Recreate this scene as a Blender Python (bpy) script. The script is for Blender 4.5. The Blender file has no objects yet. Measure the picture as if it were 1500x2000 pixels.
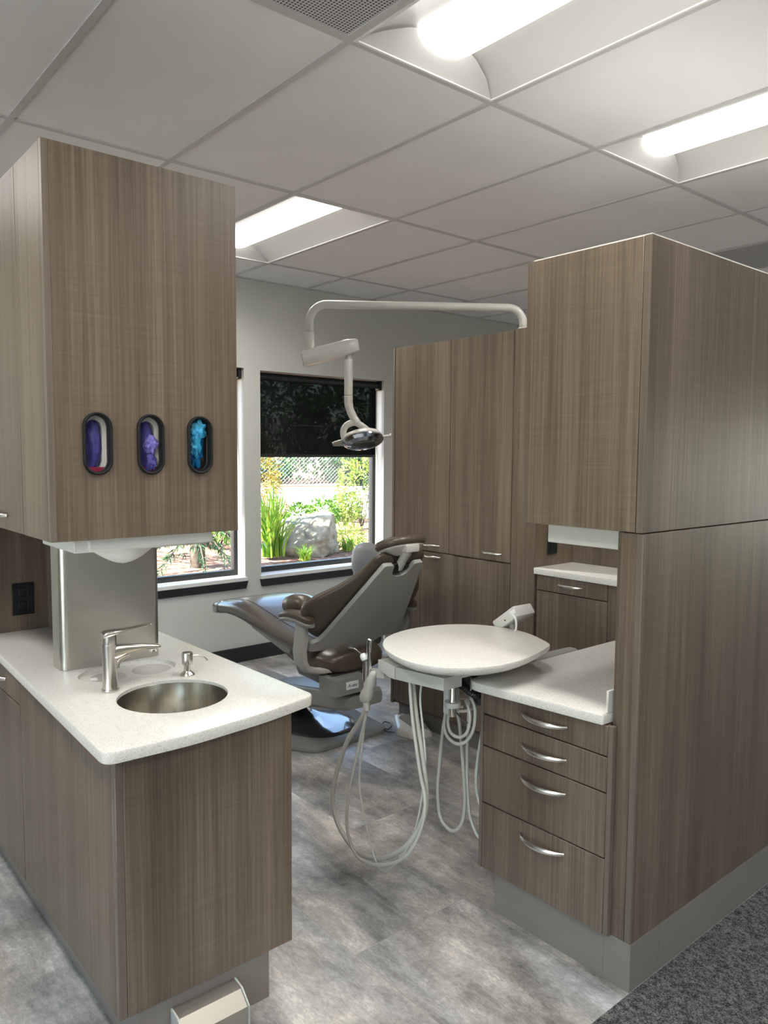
import bpy, bmesh, math, random
from mathutils import Vector, Matrix
from mathutils.geometry import interpolate_bezier
random.seed(7)
PI = math.pi
scene = bpy.context.scene
COL = scene.collection

# ------------------------------------------------------------------ materials
def newmat(name):
    m = bpy.data.materials.new(name); m.use_nodes = True
    nt = m.node_tree
    b = next(n for n in nt.nodes if n.type == 'BSDF_PRINCIPLED')
    return m, nt, b

def N(nt, t, **kw):
    n = nt.nodes.new(t)
    for k, v in kw.items():
        if k in n.inputs: n.inputs[k].default_value = v
        else: setattr(n, k, v)
    return n

def plain(name, col, rough=0.5, metal=0.0, spec=0.5, noise=0.0, nscale=30, bump=0.0, coat=0.0, trans=0.0):
    m, nt, b = newmat(name)
    b.inputs['Base Color'].default_value = (*col, 1)
    b.inputs['Roughness'].default_value = rough
    b.inputs['Metallic'].default_value = metal
    b.inputs['Specular IOR Level'].default_value = spec
    b.inputs['Coat Weight'].default_value = coat
    b.inputs['Transmission Weight'].default_value = trans
    tc = N(nt, 'ShaderNodeTexCoord')
    nz = N(nt, 'ShaderNodeTexNoise', Scale=nscale, Detail=3.0)
    nt.links.new(tc.outputs['Object'], nz.inputs['Vector'])
    if noise:
        mx = N(nt, 'ShaderNodeMixRGB', blend_type='MULTIPLY'); mx.inputs['Fac'].default_value = 1
        mx.inputs['Color1'].default_value = (*col, 1)
        rp = N(nt, 'ShaderNodeValToRGB')
        rp.color_ramp.elements[0].position = .3; rp.color_ramp.elements[1].position = .7
        rp.color_ramp.elements[0].color = (1-noise,)*3+(1,); rp.color_ramp.elements[1].color = (1, 1, 1, 1)
        nt.links.new(nz.outputs['Fac'], rp.inputs['Fac'])
        nt.links.new(rp.outputs['Color'], mx.inputs['Color2'])
        nt.links.new(mx.outputs['Color'], b.inputs['Base Color'])
    if bump:
        bp = N(nt, 'ShaderNodeBump', Strength=bump, Distance=.002)
        nt.links.new(nz.outputs['Fac'], bp.inputs['Height'])
        nt.links.new(bp.outputs['Normal'], b.inputs['Normal'])
    return m

def wood_mat(name, c_dark, c_mid, c_light, rough=.38):
    m, nt, b = newmat(name); L = nt.links.new
    tc = N(nt, 'ShaderNodeTexCoord'); oi = N(nt, 'ShaderNodeObjectInfo')
    add = N(nt, 'ShaderNodeVectorMath', operation='ADD')
    sc = N(nt, 'ShaderNodeVectorMath', operation='SCALE'); sc.inputs[3].default_value = 13.0
    cmb = N(nt, 'ShaderNodeCombineXYZ')
    L(oi.outputs['Random'], cmb.inputs[0]); L(oi.outputs['Random'], cmb.inputs[1]); L(oi.outputs['Random'], cmb.inputs[2])
    L(cmb.outputs[0], sc.inputs[0]); L(tc.outputs['Object'], add.inputs[0]); L(sc.outputs[0], add.inputs[1])
    def noise(s, detail=3, rough=.6, dist=0.0):
        mp = N(nt, 'ShaderNodeMapping'); mp.inputs['Scale'].default_value = s
        nz = N(nt, 'ShaderNodeTexNoise', Scale=1.0, Detail=detail, Roughness=rough, Distortion=dist)
        L(add.outputs[0], mp.inputs['Vector']); L(mp.outputs[0], nz.inputs['Vector']); return nz.outputs['Fac']
    fine = noise((170, 170, 2.2), 2, .5, .25)
    mid = noise((38, 38, .8), 3, .6, .3)
    wide = noise((7, 7, .22), 2, .5)
    saw = noise((5, 5, 210), 2, .5)
    sawm = noise((3, 3, 5), 2, .5)
    def math_(op, a, c, clamp=False):
        n = N(nt, 'ShaderNodeMath', operation=op); n.use_clamp = clamp
        for i, v in enumerate((a, c)):
            if isinstance(v, (int, float)): n.inputs[i].default_value = v
            else: L(v, n.inputs[i])
        return n.outputs[0]
    v = math_('ADD', math_('MULTIPLY', fine, .46), math_('MULTIPLY', mid, .30))
    v = math_('ADD', v, math_('MULTIPLY', wide, .55))
    sw = math_('MULTIPLY', math_('SUBTRACT', saw, .5), math_('MULTIPLY', sawm, .23))
    v = math_('SUBTRACT', math_('ADD', v, sw), .150)
    rp = N(nt, 'ShaderNodeValToRGB'); e = rp.color_ramp.elements
    e[0].position = .30; e[0].color = (*c_dark, 1); e[1].position = .70; e[1].color = (*c_light, 1)
    k = e.new(.5); k.color = (*c_mid, 1)
    L(v, rp.inputs['Fac']); L(rp.outputs['Color'], b.inputs['Base Color'])
    b.inputs['Roughness'].default_value = rough
    b.inputs['Specular IOR Level'].default_value = .45
    bp = N(nt, 'ShaderNodeBump', Strength=.22, Distance=.001)
    L(v, bp.inputs['Height']); L(bp.outputs['Normal'], b.inputs['Normal'])
    return m

def stone_mat(name, base, speck, rough=.28):
    m, nt, b = newmat(name); L = nt.links.new
    tc = N(nt, 'ShaderNodeTexCoord')
    n1 = N(nt, 'ShaderNodeTexNoise', Scale=330.0, Detail=2.0); n2 = N(nt, 'ShaderNodeTexVoronoi', Scale=140.0)
    L(tc.outputs['Object'], n1.inputs['Vector']); L(tc.outputs['Object'], n2.inputs['Vector'])
    r1 = N(nt, 'ShaderNodeValToRGB'); e = r1.color_ramp.elements
    e[0].position = .30; e[0].color = (*speck, 1); e[1].position = .47; e[1].color = (*base, 1)
    L(n1.outputs['Fac'], r1.inputs['Fac'])
    r2 = N(nt, 'ShaderNodeValToRGB'); e = r2.color_ramp.elements
    e[0].position = .0; e[0].color = (.86, .85, .83, 1); e[1].position = .5; e[1].color = (1, 1, 1, 1)
    L(n2.outputs['Color'], r2.inputs['Fac'])
    mx = N(nt, 'ShaderNodeMixRGB', blend_type='MULTIPLY'); mx.inputs['Fac'].default_value = .6
    L(r1.outputs['Color'], mx.inputs['Color1']); L(r2.outputs['Color'], mx.inputs['Color2'])
    L(mx.outputs['Color'], b.inputs['Base Color']); b.inputs['Roughness'].default_value = rough
    return m

def vinyl_mat():
    m, nt, b = newmat('vinyl_floor'); L = nt.links.new
    tc = N(nt, 'ShaderNodeTexCoord')
    # plank by plank offset: bricks long in Y
    mpb = N(nt, 'ShaderNodeMapping'); mpb.inputs['Rotation'].default_value = (0, 0, PI/2)
    br = N(nt, 'ShaderNodeTexBrick', Scale=1.0)
    br.inputs['Brick Width'].default_value = 1.22; br.inputs['Row Height'].default_value = .46
    br.inputs['Mortar Size'].default_value = .0012; br.inputs['Mortar Smooth'].default_value = .3
    br.inputs['Color1'].default_value = (0, 0, 0, 1); br.inputs['Color2'].default_value = (1, 1, 1, 1)
    br.inputs['Mortar'].default_value = (.5, .5, .5, 1)
    L(tc.outputs['Object'], mpb.inputs['Vector']); L(mpb.outputs[0], br.inputs['Vector'])
    off = N(nt, 'ShaderNodeVectorMath', operation='SCALE'); off.inputs[3].default_value = 7.0
    add = N(nt, 'ShaderNodeVectorMath', operation='ADD')
    L(br.outputs['Color'], off.inputs[0]); L(tc.outputs['Object'], add.inputs[0]); L(off.outputs[0], add.inputs[1])
    def noise(s, detail, rough, dist=0.):
        mp = N(nt, 'ShaderNodeMapping'); mp.inputs['Scale'].default_value = s
        nz = N(nt, 'ShaderNodeTexNoise', Scale=1.0, Detail=detail, Roughness=rough, Distortion=dist)
        L(add.outputs[0], mp.inputs['Vector']); L(mp.outputs[0], nz.inputs['Vector']); return nz.outputs['Fac']
    big = noise((4.6, 3.0, 1), 9, .68, .3)
    streak = noise((34, 4.5, 1), 5, .65)
    grit = noise((150, 60, 1), 4, .75)
    cl = noise((2.6, 1.4, 1), 3, .5)
    def mt(op, a, c):
        n = N(nt, 'ShaderNodeMath', operation=op)
        for i, v in enumerate((a, c)):
            if isinstance(v, (int, float)): n.inputs[i].default_value = v
            else: L(v, n.inputs[i])
        return n.outputs[0]
    v = mt('ADD', mt('MULTIPLY', big, .62), mt('ADD', mt('MULTIPLY', streak, .16), mt('MULTIPLY', grit, .22)))
    rp = N(nt, 'ShaderNodeValToRGB'); e = rp.color_ramp.elements
    e[0].position = .37; e[0].color = (.10, .10, .103, 1); e[1].position = .62; e[1].color = (.70, .69, .67, 1)
    k = e.new(.47); k.color = (.27, .265, .26, 1); k = e.new(.54); k.color = (.43, .42, .41, 1)
    L(v, rp.inputs['Fac'])
    tint = N(nt, 'ShaderNodeValToRGB'); e = tint.color_ramp.elements
    e[0].position = .38; e[0].color = (.93, .98, 1.05, 1); e[1].position = .6; e[1].color = (1.04, 1.0, .945, 1)
    L(cl, tint.inputs['Fac'])
    mx = N(nt, 'ShaderNodeMixRGB', blend_type='MULTIPLY'); mx.inputs['Fac'].default_value = 1
    L(rp.outputs['Color'], mx.inputs['Color1']); L(tint.outputs['Color'], mx.inputs['Color2'])
    mj = N(nt, 'ShaderNodeMixRGB', blend_type='MULTIPLY')
    L(mt('MULTIPLY', br.outputs['Fac'], .35), mj.inputs['Fac'])
    L(mx.outputs['Color'], mj.inputs['Color1']); mj.inputs['Color2'].default_value = (.45, .44, .43, 1)
    L(mj.outputs['Color'], b.inputs['Base Color'])
    b.inputs['Roughness'].default_value = .36; b.inputs['Specular IOR Level'].default_value = 1.0
    bp = N(nt, 'ShaderNodeBump', Strength=.12, Distance=.002); L(v, bp.inputs['Height']); L(bp.outputs['Normal'], b.inputs['Normal'])
    return m

def carpet_mat():
    m, nt, b = newmat('carpet_pile'); L = nt.links.new
    tc = N(nt, 'ShaderNodeTexCoord')
    n1 = N(nt, 'ShaderNodeTexNoise', Scale=210.0, Detail=5.0, Roughness=.75)
    n2 = N(nt, 'ShaderNodeTexNoise', Scale=40.0, Detail=4.0, Roughness=.6)
    mp = N(nt, 'ShaderNodeMapping'); mp.inputs['Scale'].default_value = (1.6, 1, 1)
    L(tc.outputs['Object'], mp.inputs['Vector']); L(mp.outputs[0], n1.inputs['Vector']); L(mp.outputs[0], n2.inputs['Vector'])
    a = N(nt, 'ShaderNodeMath', operation='MULTIPLY'); a.inputs[1].default_value = .72; L(n1.outputs['Fac'], a.inputs[0])
    c = N(nt, 'ShaderNodeMath', operation='MULTIPLY_ADD'); c.inputs[1].default_value = .28; L(n2.outputs['Fac'], c.inputs[0]); L(a.outputs[0], c.inputs[2])
    rp = N(nt, 'ShaderNodeValToRGB'); e = rp.color_ramp.elements
    e[0].position = .43; e[0].color = (.018, .021, .028, 1); e[1].position = .58; e[1].color = (.27, .26, .235, 1)
    k = e.new(.5); k.color = (.105, .112, .125, 1)
    L(c.outputs[0], rp.inputs['Fac']); L(rp.outputs['Color'], b.inputs['Base Color'])
    b.inputs['Roughness'].default_value = .95; b.inputs['Specular IOR Level'].default_value = .1
    bp = N(nt, 'ShaderNodeBump', Strength=.9, Distance=.006); L(n1.outputs['Fac'], bp.inputs['Height']); L(bp.outputs['Normal'], b.inputs['Normal'])
    return m

def emit_mat(name, col, s):
    m = bpy.data.materials.new(name); m.use_nodes = True; nt = m.node_tree; nt.nodes.clear()
    e = N(nt, 'ShaderNodeEmission'); e.inputs[0].default_value = (*col, 1); e.inputs[1].default_value = s
    o = N(nt, 'ShaderNodeOutputMaterial'); nt.links.new(e.outputs[0], o.inputs[0]); return m

def pane_mat(name='window_glass'):
    m = bpy.data.materials.new(name); m.use_nodes = True; nt = m.node_tree; nt.nodes.clear()
    t = N(nt, 'ShaderNodeBsdfTransparent'); g = N(nt, 'ShaderNodeBsdfGlossy'); g.inputs['Roughness'].default_value = .0
    t.inputs[0].default_value = (.96, .98, .97, 1)
    lw = N(nt, 'ShaderNodeLayerWeight'); lw.inputs[0].default_value = .5
    pw = N(nt, 'ShaderNodeMath', operation='POWER'); pw.inputs[1].default_value = 5.0; nt.links.new(lw.outputs['Facing'], pw.inputs[0])
    f = N(nt, 'ShaderNodeMath', operation='MULTIPLY_ADD'); f.inputs[1].default_value = .9; f.inputs[2].default_value = .035; nt.links.new(pw.outputs[0], f.inputs[0])
    mx = N(nt, 'ShaderNodeMixShader'); o = N(nt, 'ShaderNodeOutputMaterial')
    nt.links.new(f.outputs[0], mx.inputs[0]); nt.links.new(t.outputs[0], mx.inputs[1]); nt.links.new(g.outputs[0], mx.inputs[2]); nt.links.new(mx.outputs[0], o.inputs[0])
    return m

def shade_mat():
    m = bpy.data.materials.new('solar_shade'); m.use_nodes = True; nt = m.node_tree; nt.nodes.clear()
    d = N(nt, 'ShaderNodeBsdfDiffuse'); d.inputs[0].default_value = (.012, .013, .014, 1)
    t = N(nt, 'ShaderNodeBsdfTransparent'); t.inputs[0].default_value = (1, 1, 1, 1)
    tc = N(nt, 'ShaderNodeTexCoord'); mp = N(nt, 'ShaderNodeMapping'); mp.inputs['Scale'].default_value = (240, 1, 9)
    nz = N(nt, 'ShaderNodeTexNoise', Scale=1.0, Detail=2.0)
    rp = N(nt, 'ShaderNodeMapRange'); rp.inputs['From Min'].default_value = .3; rp.inputs['From Max'].default_value = .7
    rp.inputs['To Min'].default_value = .05; rp.inputs['To Max'].default_value = .11
    mx = N(nt, 'ShaderNodeMixShader'); o = N(nt, 'ShaderNodeOutputMaterial'); L = nt.links.new
    L(tc.outputs['Object'], mp.inputs['Vector']); L(mp.outputs[0], nz.inputs['Vector']); L(nz.outputs['Fac'], rp.inputs['Value'])
    L(rp.outputs['Result'], mx.inputs[0]); L(d.outputs[0], mx.inputs[1]); L(t.outputs[0], mx.inputs[2]); L(mx.outputs[0], o.inputs[0])
    return m

def brushed(name, col, rough=.3, axis='z', amt=.25):
    m, nt, b = newmat(name); L = nt.links.new
    b.inputs['Metallic'].default_value = 1.0
    tc = N(nt, 'ShaderNodeTexCoord'); mp = N(nt, 'ShaderNodeMapping')
    mp.inputs['Scale'].default_value = {'z': (4, 4, 400), 'x': (400, 4, 4), 'v': (120, 120, 2)}[axis]
    nz = N(nt, 'ShaderNodeTexNoise', Scale=1.0, Detail=2.0)
    L(tc.outputs['Object'], mp.inputs['Vector']); L(mp.outputs[0], nz.inputs['Vector'])
    rp = N(nt, 'ShaderNodeMapRange'); rp.inputs['To Min'].default_value = rough-amt*.4; rp.inputs['To Max'].default_value = rough+amt*.4
    L(nz.outputs['Fac'], rp.inputs['Value']); L(rp.outputs['Result'], b.inputs['Roughness'])
    b.inputs['Base Color'].default_value = (*col, 1)
    if axis == 'v':
        bp = N(nt, 'ShaderNodeBump', Strength=.25, Distance=.001); L(nz.outputs['Fac'], bp.inputs['Height']); L(bp.outputs['Normal'], b.inputs['Normal'])
    return m

def mottled(name, cols, scale, rough=.9, detail=5, bump=.5, bdist=.02):
    m, nt, b = newmat(name); L = nt.links.new
    tc = N(nt, 'ShaderNodeTexCoord'); nz = N(nt, 'ShaderNodeTexNoise', Scale=scale, Detail=detail, Roughness=.65)
    L(tc.outputs['Object'], nz.inputs['Vector'])
    rp = N(nt, 'ShaderNodeValToRGB'); e = rp.color_ramp.elements
    n = len(cols); e[0].position = .32; e[0].color = (*cols[0], 1); e[1].position = .68; e[1].color = (*cols[-1], 1)
    for i in range(1, n-1):
        k = e.new(.32+.36*i/(n-1)); k.color = (*cols[i], 1)
    L(nz.outputs['Fac'], rp.inputs['Fac']); L(rp.outputs['Color'], b.inputs['Base Color'])
    b.inputs['Roughness'].default_value = rough; b.inputs['Specular IOR Level'].default_value = .2
    if bump:
        bp = N(nt, 'ShaderNodeBump', Strength=bump, Distance=bdist); L(nz.outputs['Fac'], bp.inputs['Height']); L(bp.outputs['Normal'], b.inputs['Normal'])
    return m

def leaf_mat(name, c0, c1, rough=.5):
    m, nt, b = newmat(name); L = nt.links.new
    tc = N(nt, 'ShaderNodeTexCoord'); nz = N(nt, 'ShaderNodeTexNoise', Scale=9.0, Detail=3.0)
    L(tc.outputs['Object'], nz.inputs['Vector'])
    rp = N(nt, 'ShaderNodeValToRGB'); e = rp.color_ramp.elements
    e[0].position = .35; e[0].color = (*c0, 1); e[1].position = .65; e[1].color = (*c1, 1)
    L(nz.outputs['Fac'], rp.inputs['Fac']); L(rp.outputs['Color'], b.inputs['Base Color'])
    b.inputs['Roughness'].default_value = rough
    tr = N(nt, 'ShaderNodeBsdfTranslucent'); L(rp.outputs['Color'], tr.inputs[0])
    mx = N(nt, 'ShaderNodeMixShader'); mx.inputs[0].default_value = .3
    o = next(n for n in nt.nodes if n.type == 'OUTPUT_MATERIAL')
    L(b.outputs[0], mx.inputs[1]); L(tr.outputs[0], mx.inputs[2]); L(mx.outputs[0], o.inputs[0])
    return m

WOOD = wood_mat('wood_laminate', (.088, .065, .046), (.145, .110, .081), (.232, .182, .138))
EDGE = wood_mat('wood_edge_band', (.125, .100, .078), (.160, .130, .103), (.200, .165, .132))
QUARTZ = stone_mat('quartz', (.74, .73, .69), (.50, .48, .44))
VINYL = vinyl_mat(); CARPET = carpet_mat()
WALL = plain('wall_paint', (.62, .625, .59), .75, noise=.03, nscale=3, bump=.12)
CEIL = plain('ceiling_tile', (.86, .855, .85), .85, noise=.05, nscale=3.0, bump=.05)
TBAR = plain('ceiling_grid_paint', (.56, .555, .55), .6)
KICK = plain('toe_kick_laminate', (.25, .226, .205), .45, metal=.15, noise=.04)
BLACKP = plain('black_plastic', (.010, .010, .011), .4)
BLACKR = plain('matte_black_rubber', (.010, .010, .011), .65, spec=.25)
BLACKT = plain('black_trim_paint', (.016, .018, .020), .42)
WHITEP = plain('white_plastic', (.78, .78, .76), .35)
PAPER = plain('paper', (.86, .85, .83), .9, noise=.04, nscale=40)
STEEL = brushed('brushed_stainless', (.56, .545, .50), .30, 'z', .05); STEELV = brushed('spun_stainless', (.78, .76, .70), .17, 'v', .12)
NICKEL = brushed('satin_nickel', (.66, .63, .58), .24, 'v', .12)
CHROME = plain('chrome', (.86, .86, .86), .07, metal=1)
SATIN = plain('satin_handle', (.72, .70, .66), .28, metal=1)
SATIN2 = plain('satin_steel_cover', (.46, .44, .395), .38, metal=1)
CREAM = plain('dental_cream_plastic', (.60, .59, .55), .32, coat=.3)
GREYP = plain('chair_grey_plastic', (.47, .475, .45), .34)
GREYM = plain('chair_grey_metal_paint', (.31, .315, .30), .38, metal=.25)
DGREY = plain('dark_grey_plastic', (.055, .058, .060), .22, coat=.5)
GLOSSD = plain('glossy_base_cover', (.045, .05, .055), .12, coat=.8)
LEATHER2 = plain('brown_upholstery_seat', (.090, .072, .056), .30, spec=.8, noise=.05, nscale=150, bump=.03, coat=.25)
LEATHER = plain('brown_upholstery', (.098, .077, .055), .33, spec=.6, noise=.06, nscale=200, bump=.05)
HOSE = plain('grey_silicone_hose', (.56, .555, .51), .35)
PLATE = plain('plate_paint', (.25, .24, .23), .35, metal=.3)
GLASS = pane_mat(); SHADE = shade_mat()
LAMP = emit_mat('lit_diffuser', (1.0, .98, .93), 3.6)
TROFF = plain('troffer_white', (.80, .79, .76), .5); WING = plain('troffer_satin_reflector', (.56, .55, .53), .5)
INVIOLET = plain('violet_nitrile', (.105, .09, .42), .45, noise=.35, nscale=35, bump=.3)
INBLUE = plain('blue_nitrile', (.006, .24, .60), .35, noise=.5, nscale=45, bump=.3)
CARTON = plain('white_carton', (.75, .73, .72), .6)
CARTRED = plain('magenta_carton_print', (.35, .02, .08), .6)
PERF = plain('perforated_metal', (.40, .40, .40), .6)
BADGE = plain('badge_white', (.75, .76, .80), .4)
INK = plain('badge_ink', (.06, .07, .10), .5)
STOOL = plain('grey_vinyl', (.30, .31, .32), .38)
SMOKE = plain('lamp_reflector', (.40, .42, .47), .08, metal=1)

# ------------------------------------------------------------------ builders
ORIG = {}
def smooth_flags(me, angle):
    for p in me.polygons: p.use_smooth = True
    if angle is not None:
        bm = bmesh.new(); bm.from_mesh(me)
        for e in bm.edges:
            if len(e.link_faces) == 2 and e.calc_face_angle(0) > angle: e.smooth = False
        bm.to_mesh(me); bm.free()

def put(name, bm, mat, parent=None, smooth=True, angle=math.radians(38), label=None, recalc=True):
    """link one mesh object; the bmesh is in room coordinates"""
    o0 = ORIG.get(parent.name, Vector((0, 0, 0))) if parent else Vector((0, 0, 0))
    if parent is None:
        xs = [v.co for v in bm.verts]
        lo = Vector([min(c[i] for c in xs) for i in range(3)]); hi = Vector([max(c[i] for c in xs) for i in range(3)])
        o0 = Vector(((lo.x+hi.x)/2, (lo.y+hi.y)/2, lo.z))
    for v in bm.verts: v.co -= o0
    if recalc: bmesh.ops.recalc_face_normals(bm, faces=bm.faces)
    me = bpy.data.meshes.new(name); bm.to_mesh(me); bm.free()
    me.materials.append(mat)
    if smooth: smooth_flags(me, angle)
    o = bpy.data.objects.new(name, me); COL.objects.link(o)
    if parent: o.parent = parent
    else: o.location = o0
    ORIG[o.name] = o0
    if label: o['label'] = label
    return o

def thing(name, label, cat, loc, group=None):
    o = bpy.data.objects.new(name, None); COL.objects.link(o); o.location = loc
    o.empty_display_size = .1
    ORIG[o.name] = Vector(loc); o['label'] = label; o['category'] = cat
    if group: o['group'] = group
    return o

def tag(o, label, cat, group=None, kind=None):
    o['label'] = label; o['category'] = cat
    if group: o['group'] = group
    if kind: o['kind'] = kind
    return o

def struct(o, label=None):
    o['kind'] = 'structure'
    if label: o['label'] = label
    return o

def B(): return bmesh.new()

def box(bm, x0, x1, y0, y1, z0, z1, bev=0.0, seg=1):
    vs = [bm.verts.new((x, y, z)) for x in (x0, x1) for y in (y0, y1) for z in (z0, z1)]
    f = [(0, 1, 3, 2), (4, 6, 7, 5), (0, 4, 5, 1), (2, 3, 7, 6), (0, 2, 6, 4), (1, 5, 7, 3)]
    fs = [bm.faces.new([vs[i] for i in q]) for q in f]
    if bev:
        es = list({e for q in fs for e in q.edges})
        bmesh.ops.bevel(bm, geom=es, offset=bev, segments=seg, affect='EDGES', profile=.5)
    return bm

def bx(*a, **k): return box(B(), *a, **k)

def loft(bm, rings, cap=True, closed=False):
    R = [[bm.verts.new(p) for p in r] for r in rings]; n = len(R[0])
    m = len(R)
    for i in range(m if closed else m-1):
        a, b = R[i], R[(i+1) % m]
        for j in range(n):
            bm.faces.new((a[j], a[(j+1) % n], b[(j+1) % n], b[j]))
    if cap and not closed:
        bm.faces.new(list(reversed(R[0]))); bm.faces.new(R[-1])
    return bm

def catmull(pts, n=8, closed=False):
    P = [Vector(p) for p in pts]; out = []; m = len(P)
    rng = range(m) if closed else range(m-1)
    for i in rng:
        if closed: p0, p1, p2, p3 = P[(i-1) % m], P[i], P[(i+1) % m], P[(i+2) % m]
        else:
            p1, p2 = P[i], P[i+1]; p0 = P[i-1] if i else p1*2-p2; p3 = P[i+2] if i+2 < m else p2*2-p1
        for k in range(n):
            t = k/n
            out.append(.5*((2*p1)+(p2-p0)*t+(2*p0-5*p1+4*p2-p3)*t*t+(3*p1-p0-3*p2+p3)*t**3))
    if not closed: out.append(P[-1])
    return out

def tube(bm, pts, r, n=10, closed=False, flat=1.0, up=None):
    P = [Vector(p) for p in pts]; m = len(P)
    rad = r if isinstance(r, (list, tuple)) else [r]*m
    def tan(i):
        if closed: return (P[(i+1) % m]-P[(i-1) % m]).normalized()
        return (P[min(i+1, m-1)]-P[max(i-1, 0)]).normalized()
    t0 = tan(0); ref = Vector(up) if up else (Vector((0, 0, 1)) if abs(t0.z) < .9 else Vector((1, 0, 0)))
    nrm = (ref-t0*ref.dot(t0)).normalized(); rings = []
    for i in range(m):
        t = tan(i); nrm = (nrm-t*nrm.dot(t)).normalized(); b = t.cross(nrm)
        rings.append([P[i]+(nrm*math.cos(2*PI*k/n)*flat+b*math.sin(2*PI*k/n))*rad[i] for k in range(n)])
    return loft(bm, rings, cap=not closed, closed=closed)

def lathe(bm, prof, c, n=32, axis=(0, 0, 1), ell=(1, 1), cap=True):
    """prof: list of (r, h) along axis; ends with r=0 close themselves"""
    ax = Vector(axis).normalized(); c = Vector(c)
    a = Vector((1, 0, 0)) if abs(ax.x) < .9 else Vector((0, 1, 0))
    u = (a-ax*a.dot(ax)).normalized(); w = ax.cross(u)
    rings = [[c+ax*h+(u*math.cos(2*PI*k/n)*ell[0]+w*math.sin(2*PI*k/n)*ell[1])*max(r, 1e-5) for k in range(n)] for r, h in prof]
    loft(bm, rings, cap=cap); bmesh.ops.remove_doubles(bm, verts=bm.verts, dist=1e-6); return bm

def super_ring(c, u, w, rx, ry, n=28, e=2.0):
    out = []
    for k in range(n):
        a = 2*PI*k/n; ca, sa = math.cos(a), math.sin(a)
        out.append(Vector(c)+Vector(u)*rx*math.copysign(abs(ca)**(2/e), ca)+Vector(w)*ry*math.copysign(abs(sa)**(2/e), sa))
    return out

def fill_holes(bm, loops):
    """flat face with holes, first loop = outline; returns (faces, vert loops)"""
    edges = []; L = []
    for lp in loops:
        vs = [bm.verts.new(p) for p in lp]; L.append(vs)
        edges += [bm.edges.new((vs[i], vs[(i+1) % len(vs)])) for i in range(len(vs))]
    r = bmesh.ops.triangle_fill(bm, edges=edges, use_beauty=True, use_dissolve=False)
    return [g for g in r['geom'] if isinstance(g, bmesh.types.BMFace)], L

def plate_holes(loops, d):
    """plate: loops (outline first) in one plane, extruded by vector d"""
    bm = B(); d = Vector(d)
    f0, L0 = fill_holes(bm, loops)
    f1, L1 = fill_holes(bm, [[Vector(p)+d for p in lp] for lp in loops])
    for a, b in zip(L0, L1):
        n = len(a)
        for i in range(n): bm.faces.new((a[i], a[(i+1) % n], b[(i+1) % n], b[i]))
    return bm

def inset(poly, d):
    """inset a CCW 2d polygon"""
    n = len(poly); out = []
    for i in range(n):
        p0, p1, p2 = Vector(poly[i-1]), Vector(poly[i]), Vector(poly[(i+1) % n])
        e1 = (p1-p0).normalized(); e2 = (p2-p1).normalized()
        n1 = Vector((-e1.y, e1.x)); n2 = Vector((-e2.y, e2.x)); b = (n1+n2)
        if b.length < 1e-6: b = n1.copy()
        b.normalize(); out.append(p1+b*(d/max(.4, b.dot(n1))))
    return out

def round_poly(pts, rads, n=6):
    out = []; m = len(pts)
    for i in range(m):
        p0, p1, p2 = Vector(pts[i-1]), Vector(pts[i]), Vector(pts[(i+1) % m]); r = rads[i] if isinstance(rads, (list, tuple)) else rads
        if r <= 0: out.append(p1); continue
        a = p1+(p0-p1).normalized()*r; b = p1+(p2-p1).normalized()*r
        for k in range(n+1):
            t = k/n; out.append(a*(1-t)**2+p1*2*t*(1-t)+b*t*t)
    return out

def slab(poly, z0, z1, holes=(), ease=.004, under=0.0):
    """horizontal slab with eased edges, optional holes (CCW outline)"""
    bm = B()
    lv = [(ease+under, z0), (ease*.3+under*.6, z0+ease*.4) if under else (ease*.3, z0+ease*.3)]
    if under: lv = [(under, z0), (under*.45, z0+(z1-z0)*.25), (under*.12, z0+(z1-z0)*.5)]
    lv += [(0, z1-ease), (ease*.3, z1-ease*.3)] if not under else [(0, z1-ease*1.5), (ease*.3, z1-ease*.3)]
    rings = [[(p.x, p.y, z) for p in inset(poly, d)] for d, z in lv]
    top = [(p.x, p.y, z1) for p in inset(poly, ease)]
    hl = [[(p[0], p[1], z1) for p in h] for h in holes]
    ft, Lt = fill_holes(bm, [top]+hl)
    hb = [[(p[0], p[1], z0) for p in h] for h in holes]
    R = [[bm.verts.new(p) for p in r] for r in rings]
    n = len(top)
    seq = R+[Lt[0]]
    for a, b in zip(seq[:-1], seq[1:]):
        for i in range(n): bm.faces.new((a[i], a[(i+1) % n], b[(i+1) % n], b[i]))
    fb, Lb = fill_holes(bm, [[tuple(v.co) for v in R[0]]]+hb)
    for a, b in zip(Lt[1:], Lb[1:]):
        m = len(a)
        for i in range(m): bm.faces.new((a[i], a[(i+1) % m], b[(i+1) % m], b[i]))
    bmesh.ops.remove_doubles(bm, verts=bm.verts, dist=1e-6)
    return bm

def circle2(cx, cy, r, n=48, ry=None, a0=0):
    return [Vector((cx+r*math.cos(2*PI*k/n+a0), cy+(ry or r)*math.sin(2*PI*k/n+a0))) for k in range(n)]

def stadium(cx, cz, hw, hh, n=14):
    o = []
    for k in range(n+1): a = PI*k/n; o.append((cx+hw*math.cos(a), cz+(hh-hw)+hw*math.sin(a)))
    for k in range(n+1): a = PI+PI*k/n; o.append((cx+hw*math.cos(a), cz-(hh-hw)+hw*math.sin(a)))
    return o

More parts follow.
